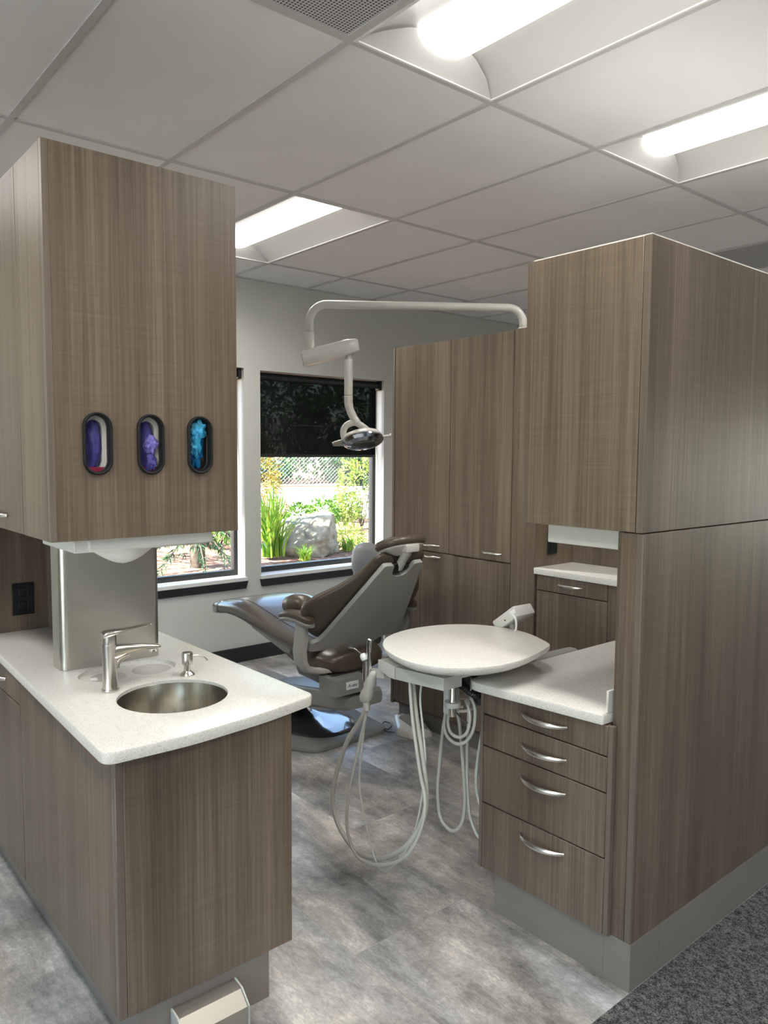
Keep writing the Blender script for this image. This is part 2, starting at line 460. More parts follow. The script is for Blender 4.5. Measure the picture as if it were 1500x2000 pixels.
def bow_handle(parent, face, ax, c, ln=.16, out=.03, r=.0062, name='handle'):
    """arched bar pull; face normal 'ax' = outward vector, c = centre on the face, runs along the horizontal tangent"""
    nx = Vector(ax); t = Vector((0, 0, 1)).cross(nx); c = Vector(c); pts = []; rad = []
    n = 18
    for i in range(n+1):
        s = i/n*2-1
        pts.append(c+t*s*ln/2+nx*(out*(1-s*s)**.8*1.0+.001)); rad.append(r*(.55+.45*(1-s*s)))
    bm = tube(B(), pts, rad, 10, flat=1.35, up=(0, 0, 1))
    return put(name, bm, SATIN, parent, label='arched satin metal handle')

# ------------------------------------------------------------------ camera
cam = bpy.data.objects.new('camera', bpy.data.cameras.new('camera'))
COL.objects.link(cam)
cam.matrix_world = Matrix(((0.766103, 0.044342, -0.641187, 0.0), (-0.642686, 0.062799, -0.763552, 0.0), (0.006409, 0.997041, 0.076608, 1.49), (0, 0, 0, 1)))
cam.data.sensor_fit = 'HORIZONTAL'; cam.data.sensor_width = 36.0; cam.data.lens = 35.9562
cam.data.clip_start = .05; cam.data.clip_end = 300
scene.camera = cam

# ------------------------------------------------------------------ room shell
H = 2.69; YW = 4.77; XL, XR, YF = -3.6, 7.2, -3.6
struct(put('floor', bx(XL, XR, 1.10, YW, -.05, 0), VINYL, smooth=False), 'grey mottled vinyl floor')
struct(put('carpet', bx(XL, XR, YF, 1.10, -.05, .004), CARPET, smooth=False), 'dark grey flecked carpet in the walkway')

def rect_xz(x0, x1, z0, z1, y): return [(x0, y, z0), (x1, y, z0), (x1, y, z1), (x0, y, z1)]
W1 = (1.57, 2.722, .60, 2.075); W2 = (2.852, 4.0, .60, 2.068)
struct(put('wall_back', plate_holes([rect_xz(XL-.16, XR+.16, 0, H+.1, YW), rect_xz(*W1, YW), rect_xz(*W2, YW)], (0, .16, 0)), WALL, smooth=False), 'grey wall with windows behind the dental chair')
def rect_yz(y0, y1, z0, z1, x): return [(x, y0, z0), (x, y1, z0), (x, y1, z1), (x, y0, z1)]
W3 = (-1.5, .45, .70, 1.80)
struct(put('wall_right', plate_holes([rect_yz(YF, YW, 0, H+.1, XR), rect_yz(*W3, XR)], (.16, 0, 0)), WALL, smooth=False))
W4 = (-2.4, 1.2, .25, 2.35)  # opening for the added daylight window
struct(put('wall_left', plate_holes([rect_yz(YF, YW, 0, H+.1, XL), rect_yz(*W4, XL)], (-.16, 0, 0)), WALL, smooth=False))
struct(put('wall_front', bx(XL-.16, XR+.16, YF-.16, YF, 0, H+.1), WALL, smooth=False))
struct(put('baseboard_back', bx(XL, XR, YW-.014, YW, 0, .105, bev=.002), BLACKT), 'black baseboard under the windows')

def window(n, w, y, blind=None):
    x0, x1, z0, z1 = w
    fr = bpy.data.objects.new(f'window_{n}', None); COL.objects.link(fr); fr.location = ((x0+x1)/2, y+.12, z0)
    ORIG[fr.name] = Vector(fr.location); struct(fr)
    lp = [rect_xz(x0, x1, z0, z1, y+.11), rect_xz(x0+.028, x1-.028, z0+.045, z1-.03, y+.11)]
    put('window_frame', plate_holes(lp, (0, .05, 0)), BLACKT, fr, smooth=False, label='black window frame')
    put('window_pane', bx(x0+.02, x1-.02, y+.132, y+.136, z0+.03, z1-.02), GLASS, fr, smooth=False, label='clear glass pane')
    # white sill and jamb liners
    put('window_sill', bx(x0-.012, x1+.012, y-.022, y+.115, z0-.022, z0+.006, bev=.003), WHITEP, fr, label='white window sill')
    bm = B(); t = .022
    P = [(x0-.012, z0-.022), (x1+.012, z0-.022), (x1-.002, z0-.075), (x0+.002, z0-.075)]
    a = [bm.verts.new((p[0], y-.0005, p[1])) for p in P]; b = [bm.verts.new((p[0]+(0), y-t+(.008 if i > 1 else 0), p[1])) for i, p in enumerate(P)]
    bm.faces.new(a); bm.faces.new(b)
    for i in range(4): bm.faces.new((a[i], a[(i+1) % 4], b[(i+1) % 4], b[i]))
    put('window_apron', bm, BLACKT, fr, smooth=False, label='black trim below the sill')
window(1, W1, YW); window(2, W2, YW)
fr = bpy.data.objects.new('window_3', None); COL.objects.link(fr); fr.location = (XR+.1, -.52, .70); ORIG[fr.name] = Vector(fr.location); struct(fr)
put('window_frame', plate_holes([rect_yz(*W3, XR+.1), rect_yz(W3[0]+.04, W3[1]-.04, W3[2]+.04, W3[3]-.04, XR+.1)], (.05, 0, 0)), BLACKT, fr, smooth=False)
put('window_pane', bx(XR+.122, XR+.126, W3[0]+.02, W3[1]-.02, W3[2]+.02, W3[3]-.02), GLASS, fr, smooth=False)

fr = bpy.data.objects.new('window_4', None); COL.objects.link(fr); fr.location = (XL-.1, -.6, .25); ORIG[fr.name] = Vector(fr.location); struct(fr)  # unseen window, added so daylight bounces up to the ceiling
put('window_frame', plate_holes([rect_yz(*W4, XL-.1)]+[rect_yz(W4[0]+.04+1.2*i, W4[0]+1.16+1.2*i, W4[2]+.04, W4[3]-.04, XL-.1) for i in range(3)], (-.05, 0, 0)), BLACKT, fr, smooth=False)
put('window_pane', bx(XL-.126, XL-.122, W4[0]+.02, W4[1]-.02, W4[2]+.02, W4[3]-.02), GLASS, fr, smooth=False)

def roller_blind(x0, x1, ztop, zbot, y, label):
    t = thing('roller_blind', label, 'blind', ((x0+x1)/2, y, zbot), 'roller blinds')
    put('shade_fabric', bx(x0+.012, x1-.045, y, y+.0025, zbot+.02, ztop-.03), SHADE, t, smooth=False)
    put('roller_tube', lathe(B(), [(0, x0+.002), (.026, x0+.002), (.026, x1-.028), (0, x1-.028)], (0, y+.006, ztop-.036), 24, axis=(1, 0, 0)), BLACKP, t)
    put('end_bracket', bx(x1-.026, x1-.002, y-.028, y+.04, ztop-.075, ztop-.002, bev=.006, seg=2), BLACKP, t)
    put('bottom_rail', bx(x0+.012, x1-.045, y-.006, y+.009, zbot, zbot+.022, bev=.003), BLACKP, t)
roller_blind(W2[0], W2[1], W2[3], 1.455, 4.825, 'black solar roller blind pulled halfway down the window beside the tall cabinet')
roller_blind(W1[0], W1[1], W1[3], 1.05, 4.825, 'black roller blind whose edge shows beside the upper cabinet with gloves')

# ceiling: tiles as one panel with openings for lights and vents, grid on top of it
GX0, GY0 = .8055, .637   # a grid node
cells_light = [(1, 0), (3, 0), (2, 2), (-2, 0), (-2, 2), (0, -2), (2, -2), (6, 0), (-4, -2), (8, 0)]  # the out-of-view fixtures are added to light the room
cells_vent = [(0, 0), (6, 1)]
GX = [GX0+.6096*i for i in range(-7, 11)]; GY = [GY0+1.2192*i for i in range(-3, 4)]
def cell(i, j):
    x0 = GX0+.6096*i; y0 = GY0+1.2192*j
    return x0, x0+.6096, y0, y0+1.2192
holes = []
for c in cells_light:
    x0, x1, y0, y1 = cell(*c); d = .012
    holes.append([(x0+d, y0+d, H), (x1-d, y0+d, H), (x1-d, y1-d, H), (x0+d, y1-d, H)])
struct(put('ceiling', plate_holes([[(XL, YF, H), (XR, YF, H), (XR, YW, H), (XL, YW, H)]]+holes, (0, 0, .02)), CEIL, smooth=False), 'suspended ceiling of white tiles')
struct(put('ceiling_plenum', bx(XL, XR, YF, YW, H+.16, H+.2), TROFF, smooth=False))
bm = B()
for x in GX:
    if XL < x < XR: box(bm, x-.0115, x+.0115, YF, YW, H-.005, H+.001)
for y in GY:
    if YF < y < YW: box(bm, XL, XR, y-.0115, y+.0115, H-.0052, H+.001)
box(bm, XL, XR, YW-.02, YW, H-.005, H+.001); box(bm, XR-.02, XR, YF, YW, H-.005, H+.001)
struct(put('ceiling_grid', bm, TBAR, smooth=False), 'white metal grid of the suspended ceiling')

LAMP_W = 6.8
light_names = {(1, 0): 'large recessed fluorescent ceiling light nearest the camera beside the perforated vent', (3, 0): 'recessed ceiling light above the tall wood partition', (2, 2): 'recessed ceiling light half hidden behind the glove cabinet'}
unseen_names = iter(['recessed ceiling light over the far side of the sink counter', 'recessed ceiling light beyond the glove cabinet towards the windows', 'recessed ceiling light over the walkway carpet behind the camera',
    'second recessed ceiling light over the walkway carpet', 'recessed ceiling light behind the wood partition near the second vent', 'recessed ceiling light at the far corner of the walkway', 'recessed ceiling light at the far right wall'])
for c in cells_light:
    x0, x1, y0, y1 = cell(*c); xm = (x0+x1)/2
    t = thing('ceiling_light', light_names.get(c) or next(unseen_names), 'ceiling light', (xm, (y0+y1)/2, H-.006), 'recessed ceiling lights')
    d = .013
    hw = .112; ye0, ye1 = y0+d, y1-d; zt = H+.075
    # curved reflector wings along the long sides
    for s in (-1, 1):
        bm = B(); xe = x0+d if s < 0 else x1-d; xi = xm+s*hw
        prof = []
        for k in range(9):
            q = k/8; prof.append((xe+(xi-xe)*q, H-.004+(zt-H)*math.sin(q*PI/2)**.9))
        prof2 = [(x, z+.004) for x, z in reversed(prof)]
        loft(bm, [[(x, yy, z) for x, z in prof+prof2] for yy in (ye0, ye1)])
        put('reflector', bm, WING, t)
    for yy, s in ((ye0, 1), (ye1, -1)):
        # end plate: curved web that rises towards the lens
        bm = B(); rows = []
        for k in range(9):
            x = x0+d+(x1-x0-2*d)*k/8; q = 1-abs(k/8*2-1); zz = H-.003+(zt-H)*min(1, q*1.5)**.8
            rows.append((x, zz))
        va = [bm.verts.new((x, yy, H-.004)) for x, z in rows]
        vb = [bm.verts.new((x, yy+s*.085*math.sin(PI*k/8)**.7, z)) for k, (x, z) in enumerate(rows)]
        for k in range(8): bm.faces.new((va[k], va[k+1], vb[k+1], vb[k]))
        bmesh.ops.remove_doubles(bm, verts=bm.verts, dist=.0015)
        put('end_plate', bm, WING, t)
    bm = B(); sec = []
    for k in range(13):
        a = PI*k/12; sec.append((xm+math.cos(a)*(hw+.002), zt-.002-.045*math.sin(a)))
    ya, yb = y0+.085, y1-.085
    loft(bm, [[(x, yy, z) for x, z in sec] for yy in (ya, yb)])
    put('lens', bm, LAMP, t, label='lit white lens')
    al = bpy.data.lights.new('fluorescent_lamp', 'AREA'); al.shape = 'RECTANGLE'; al.size = 2*hw; al.size_y = yb-ya; al.energy = LAMP_W; al.color = (1.0, .965, .89); al.spread = math.radians(150)
    ao = bpy.data.objects.new('fluorescent_lamp', al); COL.objects.link(ao); ao.parent = t; ao.location = (0, 0, zt-.049-(H-.006))
    put('frame', plate_holes([[(x0+.009, y0+.009, H-.0065), (x1-.009, y0+.009, H-.0065), (x1-.009, y1-.009, H-.0065), (x0+.009, y1-.009, H-.0065)],
                              [(x0+.018, y0+.018, H-.0065), (x1-.018, y0+.018, H-.0065), (x1-.018, y1-.018, H-.0065), (x0+.018, y1-.018, H-.0065)]], (0, 0, .004)), TROFF, t, smooth=False)

def perf_mat():
    m, nt, b = newmat('vent_perforation'); L = nt.links.new
    tc = N(nt, 'ShaderNodeTexCoord'); v = N(nt, 'ShaderNodeTexVoronoi', Scale=95.0); v.inputs['Randomness'].default_value = 0
    L(tc.outputs['Object'], v.inputs['Vector'])
    rp = N(nt, 'ShaderNodeValToRGB'); e = rp.color_ramp.elements
    e[0].position = .34; e[0].color = (.05, .05, .05, 1); e[1].position = .42; e[1].color = (.58, .58, .57, 1)
    L(v.outputs['Distance'], rp.inputs['Fac']); L(rp.outputs['Color'], b.inputs['Base Color']); b.inputs['Roughness'].default_value = .6
    return m
PERFM = perf_mat()
for c, lb in zip(cells_vent, ('perforated grey air vent panel beside the large near ceiling light', 'perforated air return panel in the ceiling beyond the wood partition')):
    x0, x1, y0, y1 = cell(*c)
    t = thing('ceiling_vent', lb, 'vent', ((x0+x1)/2, (y0+y1)/2, H-.006), 'perforated ceiling vents')
    put('perforated_panel', bx(x0+.02, x1-.02, y0+.02, y1-.02, H-.004, H-.001), PERFM, t, smooth=False)
    put('vent_frame', plate_holes([[(x0+.008, y0+.008, H-.0065), (x1-.008, y0+.008, H-.0065), (x1-.008, y1-.008, H-.0065), (x0+.008, y1-.008, H-.0065)],
                                   [(x0+.022, y0+.022, H-.0065), (x1-.022, y0+.022, H-.0065), (x1-.022, y1-.022, H-.0065), (x0+.022, y1-.022, H-.0065)]], (0, 0, .005)), TBAR, t, smooth=False)

# ------------------------------------------------------------------ left island: sink counter
G = 'cabinetry of the sink island'
lx0, lx1, ly0 = .633, 1.118, 1.716
t = thing('sink_cabinet', 'wood laminate base cabinet under the sink with a plain end panel facing the camera', 'cabinet', (.875, 2.1, 0))
put('end_panel', bx(lx0+.02, lx1, ly0, ly0+.02, .140, .790, bev=.001), WOOD, t)
put('edge_band', bx(lx0, lx0+.0195, ly0, ly0+.02, .140, .790, bev=.001), EDGE, t, label='lighter edge band at the corner')
put('side_panel', bx(lx0, lx0+.02, ly0+.0215, 2.495, .140, .790, bev=.001), WOOD, t)
put('bottom_panel', bx(lx0+.021, lx1-.02, ly0+.021, 2.499, .141, .158), WOOD, t, smooth=False)
put('right_panel', bx(lx1-.019, lx1-.001, ly0+.021, 2.499, .141, .789), WOOD, t, smooth=False)
put('toe_kick', bx(lx0+.05, 1.05, ly0+.012, 2.50, 0, .1395), KICK, t, smooth=False, label='grey toe kick')

t = thing('drawer_cabinet', 'wood base cabinet with drawer above door, beyond the sink cabinet side', 'cabinet', (.875, 2.85, 0))
put('carcass', bx(lx0+.021, lx1-.002, 2.502, 3.40, .141, .789), WOOD, t, smooth=False)
dr = put('drawer', bx(lx0, lx0+.02, 2.499, 2.97, .703, .787, bev=.001), WOOD, t); bow_handle(dr, lx0, (-1, 0, 0), (lx0, 2.735, .75))
dr = put('door', bx(lx0, lx0+.02, 2.499, 2.97, .1405, .699, bev=.001), WOOD, t)
dr = put('door', bx(lx0, lx0+.02, 2.974, 3.40, .1405, .787, bev=.001), WOOD, t); bow_handle(dr, lx0, (-1, 0, 0), (lx0, 3.1, .70))
put('toe_kick', bx(lx0+.05, 1.05, 2.502, 3.40, 0, .1395), KICK, t, smooth=False)

# countertop with sink hole and cup tray recess
cz0, cz1 = .791, .822
SC = (.886, 1.952); SR = .148; TC = (.884, 2.265); DISH = plain('cup_dish_grey', (.50, .485, .46), .4)
outline = round_poly([(.588, 1.660), (.80, 1.652), (1.02, 1.676), (1.196, 1.716), (1.168, 3.029), (.640, 3.029)], [.035, .05, .05, .03, 0, 0])
sink_hole = circle2(*SC, SR, 56); tray_hole = circle2(*TC, .148, 56, ry=.098)
t = thing('countertop', 'speckled off-white quartz countertop holding the round steel sink and faucet', 'countertop', (.88, 2.2, cz0))
put('slab', slab(outline, cz0, cz1, [sink_hole, tray_hole], ease=.006), QUARTZ, t)
bm = B(); lathe(bm, [(.1475, 0), (.1475, -.001), (.1455, -.006), (.142, -.007), (0, -.007)], (*TC, cz1-.004), 56, ell=(1, .663), cap=False)
put('tray_recess', bm, QUARTZ, t, label='oval recess behind the faucet')
for dx, r in ((.075, .060), (-.060, .052)):
    put('cup_dish', lathe(B(), [(r, 0), (r-.002, .0016), (r-.004, .001), (r-.006, .0006), (0, .0006)], (TC[0]+dx, TC[1]+.002, cz1-.0111), 40), DISH, t)
put('dish_clip', bx(TC[0]-.118, TC[0]-.098, TC[1]-.020, TC[1]-.004, cz1-.011, cz1-.002, bev=.002), WHITEP, t)

t = thing('sink', 'round brushed stainless undermount sink basin set in the quartz counter', 'sink', (*SC, .66))
bm = B(); prof = [(.1478, .154), (.1472, .1545), (.1462, .154), (.1445, .10), (.140, .045), (.125, .014), (.10, .004), (.03, 0), (.0265, -.0035), (.029, -.005), (.102, -.001), (.127, .009), (.1415, .042), (.146, .10)]
rings = [[Vector((SC[0]+r*math.cos(2*PI*k/64), SC[1]+r*math.sin(2*PI*k/64), .66+h)) for k in range(64)] for r, h in prof]
loft(bm, rings, cap=False, closed=True); put('basin', bm, STEELV, t)
put('drain', lathe(B(), [(0, .001), (.02, .001), (.026, .003), (.028, .0005), (.028, -.002), (0, -.002)], (*SC, .661), 32), CHROME, t)

fx, fy = .768, 2.10
t = thing('faucet', 'brushed nickel single lever faucet standing behind the sink', 'faucet', (fx, fy, cz1))
put('base_ring', lathe(B(), [(0, 0), (.0235, 0), (.0245, .003), (.0235, .007), (0, .007)], (fx, fy, cz1), 36), NICKEL, t)
put('body', lathe(B(), [(0, .007), (.0215, .007), (.0200, .05), (.0200, .105), (.0212, .132), (0, .132)], (fx, fy, cz1), 36), NICKEL, t)
rings = []
for s, zt, zb, hw in ((-.0, .129, .085, .0195), (.02, .129, .090, .019), (.045, .126, .098, .0175), (.08, .121, .101, .0165), (.115, .115, .100, .0155), (.137, .110, .099, .014), (.146, .108, .100, .010)):
    rings.append(super_ring((fx+s, fy, cz1+(zt+zb)/2), (0, 1, 0), (0, 0, 1), hw, (zt-zb)/2, 20, 3.2))
put('spout', loft(B(), rings), NICKEL, t)
rings = []
for a in (0, 15, 30, 45, 60, 75, 90):   # curved web under the spout
    ra = math.radians(a); rings.append(super_ring((fx+.016+.036*(1-math.cos(ra)), fy, cz1+.064+.030*math.sin(ra)), (0, 1, 0), (math.cos(ra)*.3+.7, 0, -.5*math.sin(ra)), .013, .010, 14, 2.4))
put('spout_web', loft(B(), rings), NICKEL, t)
put('aerator', lathe(B(), [(0, 0), (.0105, 0), (.0115, .003), (.0115, .009), (0, .009)], (fx+.126, fy, cz1+.092), 24), CHROME, t)
put('cartridge_cap', lathe(B(), [(0, 0), (.0185, 0), (.019, .004), (.0185, .026), (0, .029)], (fx, fy, cz1+.132), 32), NICKEL, t)
rings = []
for s, z, hw, hh in ((-.021, .158, .015, .008), (-.01, .163, .020, .009), (.01, .165, .020, .008), (.04, .167, .017, .0045), (.08, .170, .014, .003), (.115, .173, .011, .0022), (.122, .1735, .006, .001)):
    rings.append(super_ring((fx+s, fy, cz1+z), (0, 1, 0), (0, 0, 1), hw, hh, 20, 3))
put('lever', loft(B(), rings), NICKEL, t, label='flat lever on top')

sx, sy = 1.003, 2.107
t = thing('soap_dispenser', 'small brushed nickel soap pump with curved nozzle beside the faucet', 'soap dispenser', (sx, sy, cz1))
put('base', lathe(B(), [(0, 0), (.021, 0), (.022, .002), (.019, .007), (.013, .011), (.0115, .014), (0, .014)], (sx, sy, cz1), 36), NICKEL, t)
put('pump_head', lathe(B(), [(0, .014), (.0105, .014), (.0105, .032), (.0155, .034), (.0160, .038), (.0160, .066), (.0145, .069), (0, .0695)], (sx, sy, cz1), 36), NICKEL, t)
put('nozzle', tube(B(), catmull([(sx+.012, sy-.002, cz1+.056), (sx+.032, sy-.005, cz1+.055), (sx+.05, sy-.008, cz1+.047), (sx+.060, sy-.010, cz1+.036)], 6), .0034, 12), NICKEL, t)

# steel panel and divider column behind it
uz0 = 1.262
rings = []
sxa, sxb, syf, syb = .722, 1.036, 2.372, 2.455
sec = [(sxa, syb)]+[(sxa+.022*(1-math.cos(a)), syf+.022*(1-math.sin(a))) for a in [i*PI/2/6 for i in range(7)]]+[(sxb-.022*(1-math.sin(a)), syf+.022*(1-math.cos(a))) for a in [i*PI/2/6 for i in range(7)]]+[(sxb, syb)]
inn = [(x+(.002 if x < .88 else -.002), y+.002) for x, y in reversed(sec)]
bm = loft(B(), [[(x, y, z) for x, y in sec+inn] for z in (cz1+.0005, uz0-.001)])
tag(put('steel_backsplash', bm, STEEL), 'tall brushed stainless panel with rounded edges standing behind the faucet', 'backsplash')
t = thing('divider_column', 'wood laminate column and back panel standing behind the steel panel on the counter', 'divider', (.93, 2.75, cz1))
put('column', bx(.876, 1.028, 2.457, 3.029, cz1+.0005, uz0-.001, bev=.001), WOOD, t)
put('back_panel', bx(.60, 1.13, 3.031, 3.05, .792, uz0-.001), WOOD, t)
t = thing('wall_outlet', 'black power outlet plate on the wood back panel above the sink counter', 'outlet', (.787, 3.03, .94), 'black outlets')
put('cover_plate', bx(.750, .825, 3.024, 3.0305, .880, 1.0, bev=.002), BLACKP, t)
for dz in (.915, .965): put('socket', bx(.770, .804, 3.0225, 3.0255, dz-.018, dz+.018, bev=.003), BLACKP, t)

# upper cabinet with glove ports
ux0, ux1, uy0, uz1 = .585, 1.108, 1.983, 2.238
t = thing('glove_cabinet', 'wood upper cabinet with three black oval glove ports above the sink', 'cabinet', (.85, 2.5, uz0))
CX = ((.705, .0365, .080), (.8465, .0365, .080), (.9895, .0365, .080))
ports = [[(x, uy0, z) for x, z in stadium(c, 1.509, .030, .073)] for c, a, b in CX]
put('front_panel', plate_holes([rect_xz(ux0+.016, ux1, uz0, uz1, uy0)]+ports, (0, .019, 0)), WOOD, t, smooth=False)
put('edge_band', bx(ux0, ux0+.0155, uy0, uy0+.019, uz0, uz1), EDGE, t, label='lighter edge band at the corner')
put('filler', bx(ux0, ux0+.019, uy0+.020, 2.219, uz0, uz1, bev=.001), WOOD, t)
d_ = put('door', bx(ux0, ux0+.019, 2.222, 2.62, uz0, uz1, bev=.001), WOOD, t); bow_handle(d_, ux0, (-1, 0, 0), (ux0, 2.46, 1.303))
d_ = put('door', bx(ux0, ux0+.019, 2.623, 3.03, uz0, uz1, bev=.001), WOOD, t); bow_handle(d_, ux0, (-1, 0, 0), (ux0, 2.78, 1.303))
put('side_panel', bx(ux1-.019, ux1, uy0+.020, 3.05, uz0, uz1), WOOD, t)
put('bottom_panel', bx(ux0+.020, ux1-.020, uy0+.020, 3.05, uz0+.001, uz0+.02), WOOD, t)
put('top_panel', bx(ux0+.020, ux1-.020, uy0+.020, 3.05, uz1-.02, uz1-.001), WOOD, t)
for c, a, b in CX:
    bm = B(); rings = []
    for (dw, y) in ((.0375, uy0-.001), (.0372, uy0-.007), (.034, uy0-.0105), (.0305, uy0-.0085), (.0295, uy0-.002), (.0295, uy0+.012), (.0298, uy0+.012), (.0299, uy0)):
        rings.append([(x, y, z) for x, z in stadium(c, 1.509, dw, dw+.043)])
    loft(bm, rings, cap=False, closed=True); put('port_ring', bm, BLACKR, t, label='black oval ring round a glove port')

def crumple(bm, c, ax, n, amp, seed, nu=22, nv=14):
    """wrinkled glove sheet ellipsoid"""
    from mathutils import noise as mn
    rings = []
    for i in range(1, nu):
        th = PI*i/nu; ring = []
        for j in range(nv*2):
            ph = PI*j/nv; d = Vector((math.sin(th)*math.cos(ph), math.sin(th)*math.sin(ph), math.cos(th)))
            k = 1+amp*mn.noise(d*n+Vector((seed, 0, 0)))+amp*.6*abs(mn.noise(d*n*2.3+Vector((0, seed, 0))))
            ring.append(Vector((c[0]+ax[0]*d.x*k, c[1]+ax[1]*d.y*k, c[2]+ax[2]*d.z*k)))
        rings.append(ring)
    return loft(bm, rings)

for i, (c, a, b) in enumerate(CX):
    lb = ('box of violet gloves behind the port nearest the cabinet corner, gloves tucked flat', 'box of violet gloves behind the middle port, one pale glove pulled loose', 'box of bright blue crumpled gloves behind the port farthest from the cabinet corner')[i]
    t = thing('glove_box', lb, 'glove box', (c, uy0+.08, 1.28), 'glove boxes behind the ports')
    put('carton', plate_holes([rect_xz(c-.055, c+.055, 1.285, 1.70, uy0+.0205), [(x, uy0+.0205, z) for x, z in stadium(c-.002, 1.507, .0215 if i < 2 else .027, .064)]], (0, .10, 0)), CARTON if i < 2 else BLACKP, t, smooth=False)
    if i < 2:
        bm = B(); box(bm, c-.050, c+.050, uy0+.0192, uy0+.0202, 1.40, 1.449)
        put('carton_print', bm, CARTRED, t, label='magenta print along the carton')
    gm = INVIOLET if i < 2 else INBLUE
    put('glove', crumple(B(), (c-.001 if i < 2 else c-.003, uy0+.034, 1.508), (.0205 if i < 2 else .026, .019, .066), 2.2 if i < 2 else 3.0, .22 if i < 2 else .5, i*3.1), gm, t)
    if i == 1:
        pm = plain('pale_violet_nitrile', (.22, .19, .62), .45, noise=.2, nscale=35)
        put('loose_glove', crumple(B(), (c+.007, uy0+.014, 1.508), (.017, .010, .022), 2.6, .5, 9), pm, t)
        put('loose_cuff', crumple(B(), (c+.006, uy0+.018, 1.462), (.015, .010, .022), 2.6, .5, 4), gm, t)
    if i == 2:
        pm = plain('light_blue_nitrile', (.05, .45, .80), .35, noise=.4, nscale=45)
        put('loose_glove', crumple(B(), (c+.002, uy0+.012, 1.550), (.022, .012, .023), 2.6, .55, 5), pm, t)
        put('loose_cuff', crumple(B(), (c-.008, uy0+.012, 1.512), (.015, .011, .030), 2.6, .6, 2), pm, t)

t = thing('towel_dispenser', 'white paper towel dispenser mounted under the glove cabinet', 'towel dispenser', (.85, 2.12, 1.225))
put('housing', bx(.655, 1.035, 2.03, 2.30, 1.224, uz0-.001, bev=.003), WHITEP, t)
put('front_lip', bx(.690, 1.045, 2.018, 2.03, 1.228, uz0-.001, bev=.003), WHITEP, t)
rings = []
for k in range(13):
    s = k/12*2-1; x = .815+.098*s; h = .050*max(0.02, 1-abs(s)**1.6); w = .004+.05*(1-abs(s)**2)
    rings.append([(x-.012*(0) , 2.11+w*math.cos(q), 1.2265-h*max(0, math.sin(q))) for q in [PI*j/8 for j in range(9)]]+[(x, 2.11-w+.002+(2*w-.004)*j/4, 1.2268) for j in range(1, 4)])
tag(put('paper_towel', loft(B(), rings), PAPER), 'white folded paper towel drooping from the dispenser', 'paper towel')

t = thing('foot_tap_control', 'satin metal wedge-shaped foot pedal for the tap on the toe kick', 'foot control', (.86, 1.69, 0))
px0, px1 = .770, .942
prof = [(1.727, .102), (1.690, .095), (1.655, .066), (1.655, .020), (1.66, .014), (1.727, .014)]
put('cover', loft(B(), [[(x, y, z) for y, z in prof] for x in (px0, px1)]), SATIN2, t, angle=math.radians(20))
put('end_cheek', loft(B(), [[(x, y, z) for y, z in [(1.727, .104), (1.688, .098), (1.652, .068), (1.652, .012), (1.727, .012)]] for x in (px1+.0005, px1+.005)]), GREYP, t)
put('end_cheek', loft(B(), [[(x, y, z) for y, z in [(1.727, .104), (1.688, .098), (1.652, .068), (1.652, .012), (1.727, .012)]] for x in (px0-.005, px0-.0005)]), GREYP, t)
put('base_plate', bx(px0+.004, px1-.004, 1.662, 1.727, 0, .012), BLACKP, t)

# ------------------------------------------------------------------ right island
rx = 1.803; ry0, ry1 = 1.165, 1.655
t = thing('drawer_cabinet', 'wood base cabinet with four drawers under the white counter by the partition', 'cabinet', (2.1, 1.4, 0))
put('carcass', bx(rx+.021, 2.70, ry0+.0255, ry1, .141, .743), WOOD, t, smooth=False)
zs = [(.657, .742), (.553, .653), (.364, .549), (.142, .360)]
for k, (a, b) in enumerate(zs):
    dr = put('drawer', bx(rx, rx+.02, ry0+.016, ry1-.014 if k != 1 else ry1-.014, a, b, bev=.0015), WOOD, t)
    bow_handle(dr, rx, (-1, 0, 0), (rx, 1.398, (.700, .602, .500 , .318)[k]), ln=.165, out=.034)
put('side_edge', bx(rx+.001, rx+.02, ry1-.0125, ry1, .142, .742), EDGE, t)
put('side_edge', bx(rx+.001, rx+.02, ry0, ry0+.0145, .142, .742), EDGE, t)
put('toe_kick', bx(1.826, 2.70, 1.190, ry1-.055, 0, .1395), KICK, t, smooth=False, label='grey toe kick')

t = thing('countertop', 'white quartz counter over the four drawers, running into the partition', 'countertop', (2.2, 1.4, .745))
out2 = round_poly([(1.790, 1.189), (2.70, 1.189), (2.70, 1.664), (1.765, 1.664), (1.738, 1.64)], [.004, 0, 0, .03, .03])
put('slab', slab(out2, .744, .774, ease=.006), QUARTZ, t)
put('backsplash', bx(1.812, 2.70, 1.1885, 1.1955, .7745, .838, bev=.0015), QUARTZ, t, label='low white backsplash strip')

t = thing('partition_cabinet', 'tall wood partition, its lower panel facing the carpeted walkway', 'partition', (2.4, 1.15, 0))
tx0 = 1.825
put('lower_panel', bx(tx0+.012, 4.4, 1.105, 1.125, .1405, 1.2795, bev=.001), WOOD, t)
put('corner_edge', bx(tx0, tx0+.0115, 1.105, 1.125, .1405, 1.2795, bev=.001), EDGE, t, label='lighter edge band at the corner')
put('front_filler', bx(tx0, tx0+.019, 1.1255, 1.1705, .1405, 1.2795, bev=.001), WOOD, t)
put('inner_panel', bx(tx0+.012, 4.4, 1.172, 1.188, .1405, 1.2795), WOOD, t)
put('core', bx(tx0+.03, 4.39, 1.127, 1.170, .1405, 1.279), BLACKT, t, smooth=False)
put('toe_kick', bx(1.976, 4.4, 1.1045, 1.1095, 0, .1395), KICK, t, smooth=False, label='grey toe kick along the carpet')
put('toe_kick', bx(1.826, 1.9745, 1.1045, 1.1895, 0, .1395), KICK, t, smooth=False, label='grey toe kick end piece')

